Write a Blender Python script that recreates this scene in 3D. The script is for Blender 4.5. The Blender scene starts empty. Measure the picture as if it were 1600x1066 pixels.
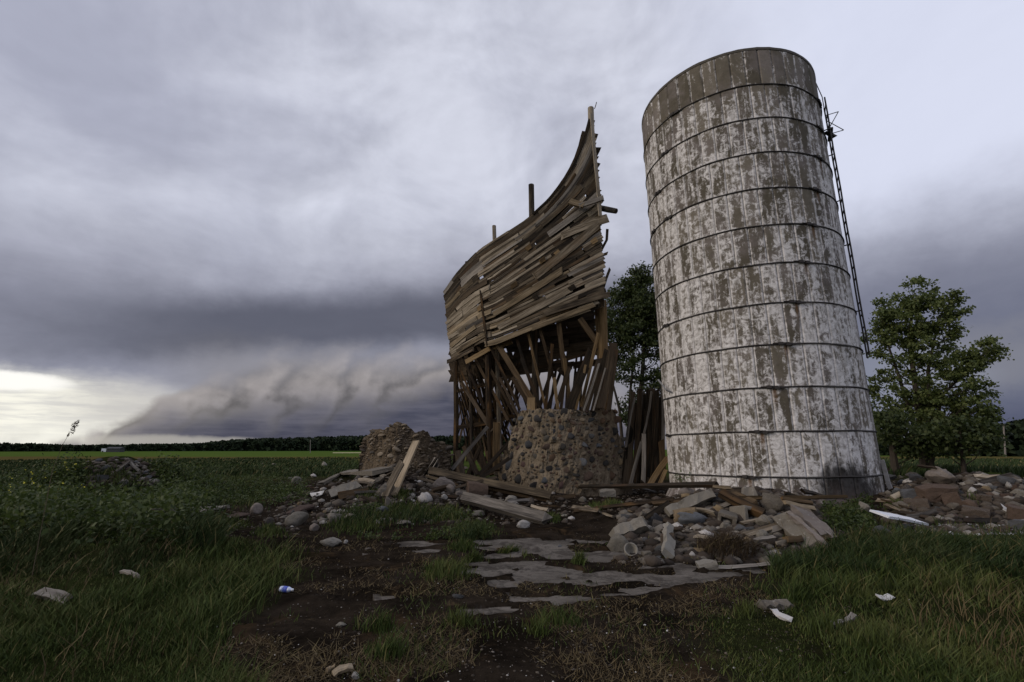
import bpy, bmesh, math, random
import numpy as np
from mathutils import Vector, Matrix

# ------------------------------------------------------------------ camera, sky, sun, exposure
SC = bpy.context.scene
COL = SC.collection
F, PITCH, EYE = 755.0, math.radians(12.6), 1.2
cd = bpy.data.cameras.new('camera'); cam = bpy.data.objects.new('camera', cd); COL.objects.link(cam)
cd.sensor_width = 36.0; cd.lens = 36.0 * F / 1600.0; cd.clip_start = 0.05; cd.clip_end = 4000
cam.location = (0, 0, EYE); cam.rotation_euler = (math.pi / 2 + PITCH, 0, 0)
SC.camera = cam
SC.view_settings.view_transform = 'Standard'; SC.view_settings.look = 'None'
SC.view_settings.gamma = 1; SC.view_settings.use_curve_mapping = False
SC.view_settings.exposure = 0.0
SC.cycles.use_denoising = True
SC.cycles.max_bounces = 5; SC.cycles.diffuse_bounces = 3; SC.cycles.transparent_max_bounces = 4

CP, SP = math.cos(PITCH), math.sin(PITCH)
def ray(px, py):
    """right, forward, up of a photo direction (camera depth 1)"""
    r = (px - 800) / F; v = (533 - py) / F
    return r, CP - v * SP, v * CP + SP
def azel(px, py):
    r, f, u = ray(px, py)
    return math.degrees(math.atan2(r, f)), math.degrees(math.atan2(u, math.hypot(r, f)))

def srgb(r, g, b):
    def c(v):
        v /= 255.0
        return v / 12.92 if v <= 0.04045 else ((v + 0.055) / 1.055) ** 2.4
    return (c(r), c(g), c(b), 1.0)

class S:
    """a shader value with arithmetic"""
    nt = None
    def __init__(s, sock): s.k = sock
    @staticmethod
    def m(op, *a, clamp=False):
        n = S.nt.nodes.new('ShaderNodeMath'); n.operation = op; n.use_clamp = clamp
        for i, v in enumerate(a):
            if isinstance(v, S): S.nt.links.new(v.k, n.inputs[i])
            else: n.inputs[i].default_value = v
        return S(n.outputs[0])
    def __add__(s, o): return S.m('ADD', s, o)
    __radd__ = __add__
    def __sub__(s, o): return S.m('SUBTRACT', s, o)
    def __rsub__(s, o): return S.m('SUBTRACT', o, s)
    def __mul__(s, o): return S.m('MULTIPLY', s, o)
    __rmul__ = __mul__
    def __truediv__(s, o): return S.m('DIVIDE', s, o)
def link(sock, v):
    if isinstance(v, S): S.nt.links.new(v.k, sock)
    elif hasattr(v, '__len__') and len(v) == 4 and sock.type == 'VECTOR': sock.default_value = v[:3]
    else: sock.default_value = v
def step(x, a, b):
    n = S.nt.nodes.new('ShaderNodeMapRange'); n.interpolation_type = 'SMOOTHSTEP'
    link(n.inputs['Value'], x); link(n.inputs['From Min'], a); link(n.inputs['From Max'], b)
    return S(n.outputs['Result'])
def mixc(f, a, b):
    n = S.nt.nodes.new('ShaderNodeMix'); n.data_type = 'RGBA'
    link(n.inputs[0], f); link(n.inputs[6], a); link(n.inputs[7], b)
    return S(n.outputs[2])
def mulc(a, f):
    n = S.nt.nodes.new('ShaderNodeVectorMath'); n.operation = 'SCALE'
    link(n.inputs[0], a); link(n.inputs['Scale'], f)
    return S(n.outputs[0])
def comb(x, y, z):
    n = S.nt.nodes.new('ShaderNodeCombineXYZ')
    for i, v in enumerate((x, y, z)): link(n.inputs[i], v)
    return S(n.outputs[0])
def sep(v):
    n = S.nt.nodes.new('ShaderNodeSeparateXYZ'); link(n.inputs[0], v)
    return [S(o) for o in n.outputs]
def noise(vec, scale, detail=4, rough=0.55, dist=0.0, lac=2.0):
    n = S.nt.nodes.new('ShaderNodeTexNoise'); link(n.inputs['Vector'], vec)
    n.inputs['Scale'].default_value = scale; n.inputs['Detail'].default_value = detail
    n.inputs['Roughness'].default_value = rough; n.inputs['Distortion'].default_value = dist
    n.inputs['Lacunarity'].default_value = lac
    return S(n.outputs['Fac'])
def voro(vec, scale, feature='F1', rnd=1.0):
    n = S.nt.nodes.new('ShaderNodeTexVoronoi'); link(n.inputs['Vector'], vec); n.feature = feature
    n.inputs['Scale'].default_value = scale; n.inputs['Randomness'].default_value = rnd
    return n
def ramp(f, stops, interp='LINEAR'):
    n = S.nt.nodes.new('ShaderNodeValToRGB'); link(n.inputs[0], f); cr = n.color_ramp; cr.interpolation = interp
    while len(cr.elements) < len(stops): cr.elements.new(0.5)
    for e, (p, c) in zip(cr.elements, stops):
        e.position = p; e.color = c if hasattr(c, '__len__') else (c, c, c, 1)
    return S(n.outputs[0])
def curve1(x, pts, x0, x1, y0, y1):
    """piecewise linear function of x"""
    t = S.m('DIVIDE', x - x0, x1 - x0, clamp=True)
    c = ramp(t, [((p - x0) / (x1 - x0), (q - y0) / (y1 - y0)) for p, q in pts])
    return c * (y1 - y0) + y0

SUN_AZ, SUN_EL = -108.0, 26.0           # degrees, azimuth from the viewing direction (+Y) towards the right
def build_world():
    w = bpy.data.worlds.new('World'); SC.world = w; w.use_nodes = True
    nt = w.node_tree; nt.nodes.clear(); S.nt = nt
    tc = nt.nodes.new('ShaderNodeTexCoord'); d = S(tc.outputs['Generated'])
    x, y, z = sep(d)
    az = S.m('ARCTAN2', x, y) * 57.2958
    el = S.m('ARCSINE', z) * 57.2958
    elp = S.m('MAXIMUM', el, 0.0)
    # flat cloud deck coordinates, seen in perspective
    q = S.m('MAXIMUM', z, 0.0) + 0.22
    cx, cy = x / q, y / q
    deck = comb(cx, cy, 0.0)
    angv = comb(az * 0.1, el * 0.1, 0.0)
    warp = noise(angv, 0.9, 5, 0.6) - 0.5
    warp2 = noise(comb(az * 0.1 + 7.3, el * 0.16, 3.0), 2.2, 6, 0.62) - 0.5
    elw = el + warp * 5.0 + warp2 * 2.2
    azw = az + warp2 * 6.0
    def A(px, py=600): return azel(px, py)[0]
    def E(px, py): return azel(px, py)[1]
    # high deck: pale lavender grey, mottled
    def hi(ox, oy): return noise(comb(az * 0.040 + el * 0.012 + ox, el * 0.066 - az * 0.008 + oy, 1.0), 1.35, 9, 0.52, 0.25)
    n1 = hi(0, 0); n1b = hi(0.03, -0.05)
    rel = (n1 - n1b) * 0.8
    nb = noise(comb(cx * 0.35, cy * 0.35, 9.0), 1.0, 3, 0.5)
    col = mixc(step(n1 * 0.7 + nb * 0.3, 0.34, 0.64), srgb(183, 186, 202), srgb(214, 217, 231))
    col = mulc(col, rel * 0.9 + 1.0)
    # brighter towards the upper right, duller upper left
    col = mixc(step(azw, A(960), A(1480)) * step(elw, 12, 26) * 0.85, col, srgb(222, 227, 247))
    col = mixc((1 - step(az, A(0), A(500))) * step(el, 18, 30) * 0.35, col, srgb(150, 153, 176))
    # storm deck on the left: upper rim falls away
    dt = curve1(az, [(-75, 12), (A(0), E(0, 372)), (A(170), E(170, 378)), (A(350), E(350, 425)), (A(700), E(700, 400)),
                     (A(1000), E(1000, 420)), (A(1350), E(1350, 400)), (A(1600), E(1600, 330)), (75, 10)], -75, 75, 0, 40)
    m = 1 - step(elw, dt - 4.0, dt + 6.5)
    col = mixc(m * 0.75, col, srgb(128, 129, 146))
    mid = noise(comb(az * 0.06, el * 0.15, 5.0), 2.0, 7, 0.6, 0.4)
    col = mulc(col, 1.0 + (mid - 0.5) * 0.55 * m)
    # dark core band across the left and middle
    bc = curve1(az, [(-75, 14), (A(0), E(0, 505)), (A(430), E(430, 503)), (A(720), E(720, 492)), (75, 14)], -75, 75, 0, 40)
    dd = (elw * 0.6 + el * 0.4 - bc)
    m = step(dd, -5.0, -1.4) * (1 - step(dd, 0.8, 5.2)) * step(azw, A(-420), A(330)) * (1 - step(az, A(1000), A(1300)))
    col = mixc(m * 0.86, col, srgb(82, 84, 98))
    # warmer grey between band and shelf
    m = (1 - step(elw, 7.5, 12.5)) * step(az, A(150), A(400)) * (1 - step(az, A(900), A(1200)))
    col = mixc(m * 0.55, col, srgb(134, 130, 130))
    # right hand storm wall
    m = (1 - step(elw, 7.0, 25.0)) * step(azw, A(1000), A(1350))
    col = mixc(m * 0.85, col, srgb(97, 101, 122))
    dx, dy = (azw - A(1535)) / 7.5, (elw - E(1535, 560)) / 3.4
    m = 1 - step(dx * dx + dy * dy, 0.1, 1.2)
    col = mixc(m * 0.55, col, srgb(138, 138, 146))
    dx, dy = (azw - A(1385)) / 7.0, (elw - E(1385, 600)) / 5.0
    m = 1 - step(dx * dx + dy * dy, 0.1, 1.3)
    col = mixc(m * 0.5, col, srgb(146, 150, 166))
    m = (1 - step(elw, 2.0, 5.6)) * step(azw, A(1400), A(1540))
    col = mixc(m * 0.85, col, srgb(74, 79, 106))
    # bright break at the left horizon
    bl = curve1(az, [(-75, 9.5), (A(0, 575), E(0, 578)), (A(120), E(120, 592)), (A(230), E(230, 612)), (A(420), E(420, 655)),
                     (A(560), -1.9), (75, -1.9)], -75, 75, -2, 20)
    sw = noise(comb(az * 0.06, el * 0.5, 2.0), 3.0, 6, 0.6, 0.3)
    e2 = el + warp2 * 1.2
    m = 1 - step(e2 + warp2 * 0.8, bl - 1.0, bl + 0.9 + step(az, A(40), A(240)) * 1.3)
    light = mixc(step(sw, 0.40, 0.62), srgb(222, 220, 214), srgb(250, 247, 234))
    light = mixc(step(azw, A(20), A(230)) * 0.8, light, srgb(194, 191, 188))
    light = mixc((1 - step(el, 0.3, 3.4)) * 0.75, light, srgb(252, 250, 238))
    light = mulc(light, 1.05)
    col = mixc(m, col, light)
    dx, dy = (az - A(8, 592)) / 4.6, (e2 - E(8, 594)) / 0.85
    m = 1 - step(dx * dx + dy * dy, 0.3, 1.2)
    col = mixc(m, col, (1.05, 1.03, 0.98, 1))
    # shelf cloud: pale billows leaning to the right over a slate base
    c35, s35 = math.cos(math.radians(62)), math.sin(math.radians(62))
    def puff(ox, oy):
        a = az + ox; b = el * 1.15 + oy
        u_, v_ = (a * s35 - b * c35), (a * c35 + b * s35)
        wv = noise(comb(a * 0.10, b * 0.12, 6.0), 1.0, 3, 0.5) - 0.5
        wf = noise(comb(a * 0.30, b * 0.30, 16.0), 1.0, 4, 0.55) - 0.5
        lobe = S.m('POWER', S.m('ABSOLUTE', S.m('SINE', u_ * 0.62 + wv * 9.0 + wf * 2.6)), 1.25)
        lobe2 = S.m('ABSOLUTE', S.m('SINE', v_ * 0.50 + u_ * 0.25 + wv * 8.0 + wf * 3.0))
        n2 = noise(comb(u_ * 0.20, v_ * 0.16, 14.0), 1.6, 7, 0.58)
        return lobe * 0.42 + lobe2 * 0.12 + n2 * 0.66
    b1 = puff(0, 0); b2 = puff(0.35, -0.6)
    st = curve1(az, [(-75, -3), (A(150), E(150, 690)), (A(165), E(165, 672)), (A(220), E(220, 636)), (A(330), E(330, 594)),
                     (A(450), E(450, 574)), (A(700), E(700, 566)), (A(900), E(900, 600)), (A(1050), 0.5), (75, -3)], -75, 75, -4, 20)
    e3 = el + warp2 * 0.9 - (b1 - 0.7) * 2.6
    sw_ = step(az, A(240), A(470)) * 2.6
    m = (1 - step(e3, st - 0.9 - sw_ * 0.6, st + 0.5 + sw_))
    hb = step(el - st, -5.5, -0.5)
    shl = mixc(hb, srgb(112, 109, 115), srgb(146, 140, 139))
    shl = mulc(shl, (b1 - b2) * 0.7 + 0.40 + b1 * 0.98)
    col = mixc(m * 0.93, col, shl)
    sd = curve1(az, [(-75, -3), (A(170), -1.5), (A(240), E(240, 684)), (A(330), E(330, 676)), (A(500), E(500, 664)), (A(620), E(620, 650)), (A(700), E(700, 622)),
                     (A(900), E(900, 630)), (A(1050), -1), (75, -3)], -75, 75, -4, 20)
    e4 = el - 0.5 - (b1 - 0.65) * 3.4 + warp2 * 0.8
    m = (1 - step(e4, sd - 1.4, sd + 2.6))
    slate = mixc(step(noise(comb(az * 0.05, el * 0.4, 8.0), 3.0, 5, 0.6), 0.35, 0.7), srgb(62, 64, 83), srgb(88, 88, 104))
    col = mixc(m * 0.93, col, slate)
    # bright strip under the shelf, left end
    dx, dy = (az - A(270, 690)) / 9.5, (el + warp2 * 0.8 - E(270, 691)) / 0.75
    m = 1 - step(dx * dx + dy * dy, 0.1, 1.1)
    col = mixc(m * 0.55, col, srgb(205, 200, 190))
    # below the horizon only the ground's colour shows
    col = mixc(1 - step(el, -2.5, -0.6), col, srgb(60, 62, 58))
    sky = nt.nodes.new('ShaderNodeTexSky'); sky.sky_type = 'NISHITA'; sky.sun_disc = False
    sky.sun_elevation = math.radians(SUN_EL); sky.sun_rotation = math.radians(SUN_AZ)
    b_n = nt.nodes.new('ShaderNodeBackground'); nt.links.new(sky.outputs[0], b_n.inputs[0]); b_n.inputs[1].default_value = 0.05
    b_c = nt.nodes.new('ShaderNodeBackground'); nt.links.new(col.k, b_c.inputs[0]); b_c.inputs[1].default_value = 1.0
    mx = nt.nodes.new('ShaderNodeMixShader'); mx.inputs[0].default_value = 0.96
    nt.links.new(b_n.outputs[0], mx.inputs[1]); nt.links.new(b_c.outputs[0], mx.inputs[2])
    out = nt.nodes.new('ShaderNodeOutputWorld'); nt.links.new(mx.outputs[0], out.inputs[0])
    w.cycles.sampling_method = 'MANUAL'; w.cycles.sample_map_resolution = 512
build_world()
sl = bpy.data.lights.new('sun', 'SUN'); sl.energy = 1.15; sl.angle = math.radians(24); sl.color = (1.0, 0.86, 0.70)
so = bpy.data.objects.new('sun', sl); COL.objects.link(so)
_a, _e = math.radians(SUN_AZ), math.radians(SUN_EL)
so.rotation_euler = Vector((math.sin(_a) * math.cos(_e), math.cos(_a) * math.cos(_e), math.sin(_e))).to_track_quat('Z', 'Y').to_euler()

# ------------------------------------------------------------------ numeric helpers
rng = np.random.default_rng(7); R = random.Random(11)
def vnoise(x, y, seed=0.0):
    xi = np.floor(x); yi = np.floor(y); fx = x - xi; fy = y - yi
    fx = fx * fx * (3 - 2 * fx); fy = fy * fy * (3 - 2 * fy)
    def hsh(i, j):
        s = np.sin(i * 127.1 + j * 311.7 + seed * 74.7) * 43758.5453
        return s - np.floor(s)
    return (hsh(xi, yi) * (1 - fx) + hsh(xi + 1, yi) * fx) * (1 - fy) + (hsh(xi, yi + 1) * (1 - fx) + hsh(xi + 1, yi + 1) * fx) * fy
def fbm(x, y, seed=0.0, o=4):
    s = 0; a = 0.5; t = 0
    for i in range(o):
        s = s + a * vnoise(x, y, seed + i * 3.1); t += a; a *= 0.5; x = x * 2.03 + 11.3; y = y * 2.03 - 4.7
    return s / t
def sstep(x, a, b):
    t = np.clip((x - a) / (b - a), 0, 1); return t * t * (3 - 2 * t)
def at(px, py, dist):
    r, f, u = ray(px, py); h = math.hypot(r, f)
    return Vector((r / h * dist, f / h * dist, EYE + u / h * dist))
def pxm(px, py, dist):
    """metres per photo pixel at that horizontal distance"""
    r, f, u = ray(px, py); return dist / math.hypot(r, f) / F
def ground_at(px, py):
    r, f, u = ray(px, py); t = EYE / max(-u, 1e-4); return (r * t, f * t)
def project(x, y, z=0.0):
    dz = z - EYE
    depth = y * CP + dz * SP; up = dz * CP - y * SP
    depth = np.where(np.abs(depth) < 1e-3, 1e-3, depth)
    return 800 + F * x / depth, 533 - F * up / depth, depth
# gentle rises of earth and rubble: photo column, distance, width, depth, height
MOUNDS = [(1120, 8.3, 1.35, 1.15, .50), (1235, 8.9, 0.9, 0.9, .28), (1010, 9.6, 1.0, 1.0, .2), (640, 12.6, 2.1, 1.7, .5), (560, 11.2, 1.5, 1.3, .28), (790, 12.0, 1.8, 1.0, .2),
          (1450, 12.6, 1.3, 1.0, .42), (1560, 12.6, 1.5, 1.0, .30), (1700, 12.6, 1.8, 1.0, .28), (185, 17.0, 1.6, 1.2, 1.0), (420, 15.5, 1.2, .9, .25),
          (60, 9.5, 2.6, 2.4, .18), (230, 7.0, 0.8, 0.6, .16), (1350, 7.3, 1.3, .7, .1)]
MW = []
for px, d, sx, sy, hh in MOUNDS:
    a = math.atan((px - 800) / F / (CP + 0.224 * SP)); MW.append((d * math.sin(a), d * math.cos(a), sx, sy, hh, a))
# where the old floor slab shows through: ellipses as columns/rows of the flat ground
PATCH = [(660, 851, 60, 6), (845, 857, 120, 17), (668, 862, 26, 6), (775, 892, 75, 15), (840, 900, 90, 21), (935, 868, 95, 10),
         (1050, 905, 125, 22), (880, 938, 120, 12), (745, 958, 80, 10), (560, 935, 50, 7), (1150, 903, 60, 8), (1000, 922, 90, 12)]
def slab_mask(x, y):
    px, py, dp = project(x, y)
    v = np.full(np.shape(x), -1.0)
    for cx, cy, a, b in PATCH:
        v = np.maximum(v, 1 - np.sqrt(((px - cx) / a) ** 2 + ((py - cy) / b) ** 2))
    cs = 3.1; gx, gy = np.floor(x * cs), np.floor(y * cs); best = np.full(np.shape(x), 9.0); cell = np.zeros(np.shape(x))
    for i in (-1, 0, 1):
        for j in (-1, 0, 1):
            ci, cj = gx + i, gy + j; h1 = np.sin(ci * 12.9898 + cj * 78.233) * 43758.5453; h1 -= np.floor(h1); h2 = np.sin(ci * 39.3 + cj * 11.1) * 24634.63; h2 -= np.floor(h2)
            dd = (x * cs - ci - h1) ** 2 + (y * cs - cj - h2) ** 2; k = dd < best; best = np.where(k, dd, best); cell = np.where(k, (h1 * 7.3 + h2 * 3.1) % 1.0, cell)
    v = v + (fbm(x * 3.2, y * 3.2, 4.0, 5) - 0.56) * 1.3 + (cell - .66) * 1.0
    line = 972 - (px - 690) * (972 - 905) / (1145 - 690.)
    v = np.where(py > line, np.minimum(v, -0.5), v)
    return sstep(v, -0.12, 0.34) * (dp > 0.5)
def hgt(x, y, fine=True):
    r = np.hypot(x, y)
    h = np.zeros(np.shape(x))
    for mx, my, sx, sy, hh, a in MW:
        dx, dy = x - mx, y - my
        u = dx * math.cos(a) - dy * math.sin(a); v = dx * math.sin(a) + dy * math.cos(a)
        h = h + hh * np.exp(-(u / sx) ** 2 - (v / sy) ** 2)
    rough = np.exp(-(r / 30.0) ** 2)
    bump = (fbm(x * 1.1, y * 1.1, 1.0, 3) - 0.5) * 0.10 + (fbm(x * 4.5, y * 4.5, 2.0, 3) - 0.45) * 0.075
    near = sstep(r, 3.0, 6.0) * (1 - sstep(r, 8.0, 9.5))
    flat = near * np.exp(-((x - 0.8) / 3.2) ** 2)
    h = h + bump * rough * (1 - 0.62 * flat) + 0.022 * flat
    h = h - 0.13 * slab_mask(x, y) * (r < 9)
    h = h - 0.35 * sstep(r, 30, 60) + 0.0
    return h
def axis(lo, hi, a, b, s):
    v = list(np.arange(a, b, s)); k = s; t = b
    while t < hi: v.append(t); k *= 1.06; t += k
    v.append(hi); k = s; t = a - s; w = []
    while t > lo: w.append(t); k *= 1.06; t -= k
    w.append(lo)
    return np.array(w[::-1] + v)
GX = axis(-900, 900, -9, 12, 0.06); GY = axis(-60, 1500, 1.6, 15, 0.05)
GZ = hgt(*np.meshgrid(GX, GY))
def lookup(x, y):
    """height of the ground mesh"""
    i = np.clip(np.searchsorted(GX, x) - 1, 0, len(GX) - 2); j = np.clip(np.searchsorted(GY, y) - 1, 0, len(GY) - 2)
    u = (x - GX[i]) / (GX[i + 1] - GX[i]); v = (y - GY[j]) / (GY[j + 1] - GY[j])
    return (GZ[j, i] * (1 - u) + GZ[j, i + 1] * u) * (1 - v) + (GZ[j + 1, i] * (1 - u) + GZ[j + 1, i + 1] * u) * v
DS = np.geomspace(1.2, 110, 200)
def hits(px, py, lift=0.0):
    """where photo rays meet the ground (raised by lift)"""
    px = np.atleast_1d(np.asarray(px, float)); py = np.atleast_1d(np.asarray(py, float))
    r = (px - 800) / F; v = (533 - py) / F; f = CP - v * SP; u = v * CP + SP; hh = np.hypot(r, f)
    r, f, u = r / hh, f / hh, u / hh; res = np.empty(len(px))
    for a in range(0, len(px), 20000):
        s_ = slice(a, a + 20000); rr, ff, uu = r[s_, None], f[s_, None], u[s_, None]
        g = EYE + uu * DS - (lookup(rr * DS, ff * DS) + lift)
        k = np.argmax(g <= 0, axis=1); none = ~(g <= 0).any(axis=1); k = np.maximum(k, 1); n = np.arange(len(k))
        g0, g1 = g[n, k - 1], g[n, k]; t = g0 / np.maximum(g0 - g1, 1e-9)
        res[s_] = np.where(none, 110, DS[k - 1] + (DS[k] - DS[k - 1]) * np.clip(t, 0, 1))
    return np.stack([r * res, f * res, EYE + u * res], -1), res
def hit(px, py, lift=0.0):
    p, d = hits(px, py, lift); return Vector(p[0]), float(d[0])

# ------------------------------------------------------------------ object helpers
def tag(o, label=None, cat=None, group=None, kind=None):
    if label: o['label'] = label
    if cat: o['category'] = cat; o['kind'] = 'thing'
    if group: o['group'] = group
    if kind: o['kind'] = kind
    return o
def empty(name, loc, label, cat, group=None, rotz=0):
    o = bpy.data.objects.new(name, None); COL.objects.link(o); o.location = loc; o.rotation_euler[2] = rotz
    o.empty_display_size = 0.2
    return tag(o, label, cat, group)
def raw_mesh(name, verts, faces, mat, uvs=None, smooth=False):
    me = bpy.data.meshes.new(name); me.from_pydata([tuple(v) for v in verts], [], faces)
    if mat: me.materials.append(mat)
    if uvs is not None:
        ul = me.uv_layers.new(name='UVMap'); ul.data.foreach_set('uv', np.asarray(uvs, np.float32).ravel())
    if smooth: me.polygons.foreach_set('use_smooth', [True] * len(me.polygons))
    return me
def put(name, me, parent=None, loc=(0, 0, 0), rot=None, scale=None):
    o = bpy.data.objects.new(name, me); COL.objects.link(o)
    if parent is not None: o.parent = parent
    o.location = loc
    if rot is not None: o.rotation_euler = rot
    if scale is not None: o.scale = scale
    return o
class MB:
    """collects pieces with uv into one mesh"""
    def __init__(s, jit=0.0): s.v = []; s.f = []; s.uv = []; s.jit = jit
    def add(s, vs, fs, uvs):
        b = len(s.v); s.v += [Vector(v) for v in vs]; s.f += [tuple(i + b for i in f) for f in fs]; s.uv += uvs
    def build(s, name, mat, parent=None, origin=None, smooth=False):
        o0 = Vector(origin) if origin is not None else (parent.location.copy() if parent is not None else Vector((0, 0, 0)))
        me = raw_mesh(name, [v - o0 for v in s.v], s.f, mat, s.uv, smooth)
        return put(name, me, parent, (0, 0, 0) if parent is not None else o0)
    def sweep(s, pts, wid, thk, nrm, ragged=0.0, rnd=R):
        """a board swept along pts: wid across, thk along nrm; uv in metres"""
        n = len(pts); L = 0; rows = []
        wid = wid if hasattr(wid, '__len__') else [wid] * n
        vo = rnd.random() * 7; 
        for i, p in enumerate(pts):
            a = pts[max(i - 1, 0)]; b = pts[min(i + 1, n - 1)]
            t = (b - a).normalized(); nn = (nrm - t * nrm.dot(t)).normalized(); c = t.cross(nn)
            if i: L += (p - pts[i - 1]).length
            w = wid[i] / 2; k = []
            e = ragged * wid[i] if i in (0, n - 1) else 0
            for sx, sy in ((-1, -1), (1, -1), (1, 1), (-1, 1)):
                q = p + c * (sx * w) + nn * (sy * thk / 2)
                if s.jit: q = q + Vector((rnd.uniform(-1, 1), rnd.uniform(-1, 1), rnd.uniform(-1, 1))) * s.jit
                if e: q = q + t * ((rnd.random() - 0.5) * e * 2)
                k.append(q)
            rows.append((k, L, wid[i]))
        vs = [q for k, _, _ in rows for q in k]; fs = []; uv = []
        for i in range(n - 1):
            for j in range(4):
                j2 = (j + 1) % 4; A = i * 4
                fs.append((A + j, A + j2, A + 4 + j2, A + 4 + j))
                L0, L1 = rows[i][1] + vo, rows[i + 1][1] + vo; w = rows[i][2] if j % 2 == 0 else thk
                v0 = j * 0.37 + vo
                uv += [(L0, v0), (L0, v0 + w), (L1, v0 + w), (L1, v0)]
        fs.append((3, 2, 1, 0)); uv += [(vo, vo), (vo + wid[0], vo), (vo + wid[0], vo + thk), (vo, vo + thk)]
        e = (n - 1) * 4
        fs.append((e, e + 1, e + 2, e + 3)); uv += [(vo, vo), (vo + wid[0], vo), (vo + wid[0], vo + thk), (vo, vo + thk)]
        s.add(vs, fs, uv)
    def tube(s, pts, rad, seg=8, rnd=R):
        n = len(pts); rad = rad if hasattr(rad, '__len__') else [rad] * n
        vs = []; L = [0]; vo = rnd.random() * 5
        for i in range(1, n): L.append(L[-1] + (pts[i] - pts[i - 1]).length)
        ref = Vector((0.3, 0.2, 1)) if abs((pts[-1] - pts[0]).normalized().z) < 0.9 else Vector((1, 0.1, 0))
        for i, p in enumerate(pts):
            t = (pts[min(i + 1, n - 1)] - pts[max(i - 1, 0)]).normalized()
            a = t.cross(ref).normalized(); b = t.cross(a)
            for j in range(seg):
                th = j * 2 * math.pi / seg; vs.append(p + (a * math.cos(th) + b * math.sin(th)) * rad[i])
        fs = []; uv = []
        for i in range(n - 1):
            for j in range(seg):
                j2 = (j + 1) % seg
                fs.append((i * seg + j, (i + 1) * seg + j, (i + 1) * seg + j2, i * seg + j2))
                c = 2 * math.pi * rad[i] / seg
                uv += [(L[i] + vo, c * j), (L[i + 1] + vo, c * j), (L[i + 1] + vo, c * (j + 1)), (L[i] + vo, c * (j + 1))]
        fs.append(tuple(range(seg))); uv += [(vo + math.cos(j) * rad[0], math.sin(j) * rad[0]) for j in range(seg)]
        fs.append(tuple((n - 1) * seg + j for j in range(seg))[::-1]); uv += [(vo + math.cos(j) * rad[0], math.sin(j) * rad[0]) for j in range(seg)]
        s.add(vs, fs, uv)

def wobble(p0, p1, n, amp, rnd=R):
    """a nearly straight line of n points"""
    d = p1 - p0; k = Vector((rnd.uniform(-1, 1), rnd.uniform(-1, 1), rnd.uniform(-1, 1))) * amp
    return [p0 + d * (i / (n - 1)) + k * math.sin(math.pi * i / (n - 1)) for i in range(n)]

# ------------------------------------------------------------------ materials
def new_mat(name, rough=0.9, spec=0.25):
    m = bpy.data.materials.new(name); m.use_nodes = True; S.nt = m.node_tree
    b = m.node_tree.nodes['Principled BSDF']; b.inputs['Roughness'].default_value = rough
    b.inputs['Specular IOR Level'].default_value = spec
    return m, b
def bump(b, h, strength, dist=0.02):
    n = S.nt.nodes.new('ShaderNodeBump'); link(n.inputs['Height'], h)
    n.inputs['Strength'].default_value = strength; n.inputs['Distance'].default_value = dist
    S.nt.links.new(n.outputs[0], b.inputs['Normal'])
def uvw():
    n = S.nt.nodes.new('ShaderNodeTexCoord'); return S(n.outputs['UV'])
def objc():
    n = S.nt.nodes.new('ShaderNodeTexCoord'); return S(n.outputs['Object'])
def pos():
    n = S.nt.nodes.new('ShaderNodeNewGeometry'); return S(n.outputs['Position'])
def orand():
    n = S.nt.nodes.new('ShaderNodeObjectInfo'); return S(n.outputs['Random'])
def rgb(*c): return tuple(c) + (1.0,)

def wood(name, dark, mid, light, rust=0.0, warm=None):
    m, b = new_mat(name, 0.88, 0.2)
    u, v, _ = sep(uvw()); r = orand()
    g = noise(comb(u * 1.6 + r * 17, v * 34.0, r * 9.0), 1.0, 5, 0.62, 0.25)
    g2 = noise(comb(u * 0.9, v * 7.0, r * 5.0 + 3), 1.3, 4, 0.6)
    crack = noise(comb(u * 1.2 + r * 5, v * 60.0, 3.0), 1.0, 2, 0.5)
    t = g * 0.55 + g2 * 0.45 + (r - 0.5) * 0.32
    c = ramp(t, [(0.32, dark), (0.5, mid), (0.70, light)])
    c = mulc(c, 1 - step(crack, 0.60, 0.74) * 0.75)
    if warm:
        w = step(noise(comb(u * 0.8 + r * 31, v * 3, 7.0), 1.2, 3, 0.5), 0.55, 0.7)
        c = mixc(w * rust, c, warm)
    S.nt.links.new(c.k, b.inputs['Base Color'])
    bump(b, g + crack * -0.6, 0.7, 0.012)
    return m
M = {}
M['board'] = wood('weathered_board', rgb(.016, .012, .009), rgb(.112, .088, .060), rgb(.37, .315, .24), .45, rgb(.15, .092, .046))
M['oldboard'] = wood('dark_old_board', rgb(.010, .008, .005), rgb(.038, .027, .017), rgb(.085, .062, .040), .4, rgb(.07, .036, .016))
M['strut'] = wood('brown_timber', rgb(.014, .009, .005), rgb(.055, .036, .019), rgb(.135, .092, .05), .6, rgb(.15, .08, .03))
M['raw'] = wood('ochre_timber', rgb(.05, .033, .016), rgb(.17, .11, .052), rgb(.32, .225, .12))
M['pale'] = wood('pale_timber', rgb(.05, .038, .025), rgb(.19, .145, .09), rgb(.38, .305, .21))
M['greywood'] = wood('grey_timber', rgb(.035, .03, .026), rgb(.13, .115, .098), rgb(.29, .26, .225))

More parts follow.
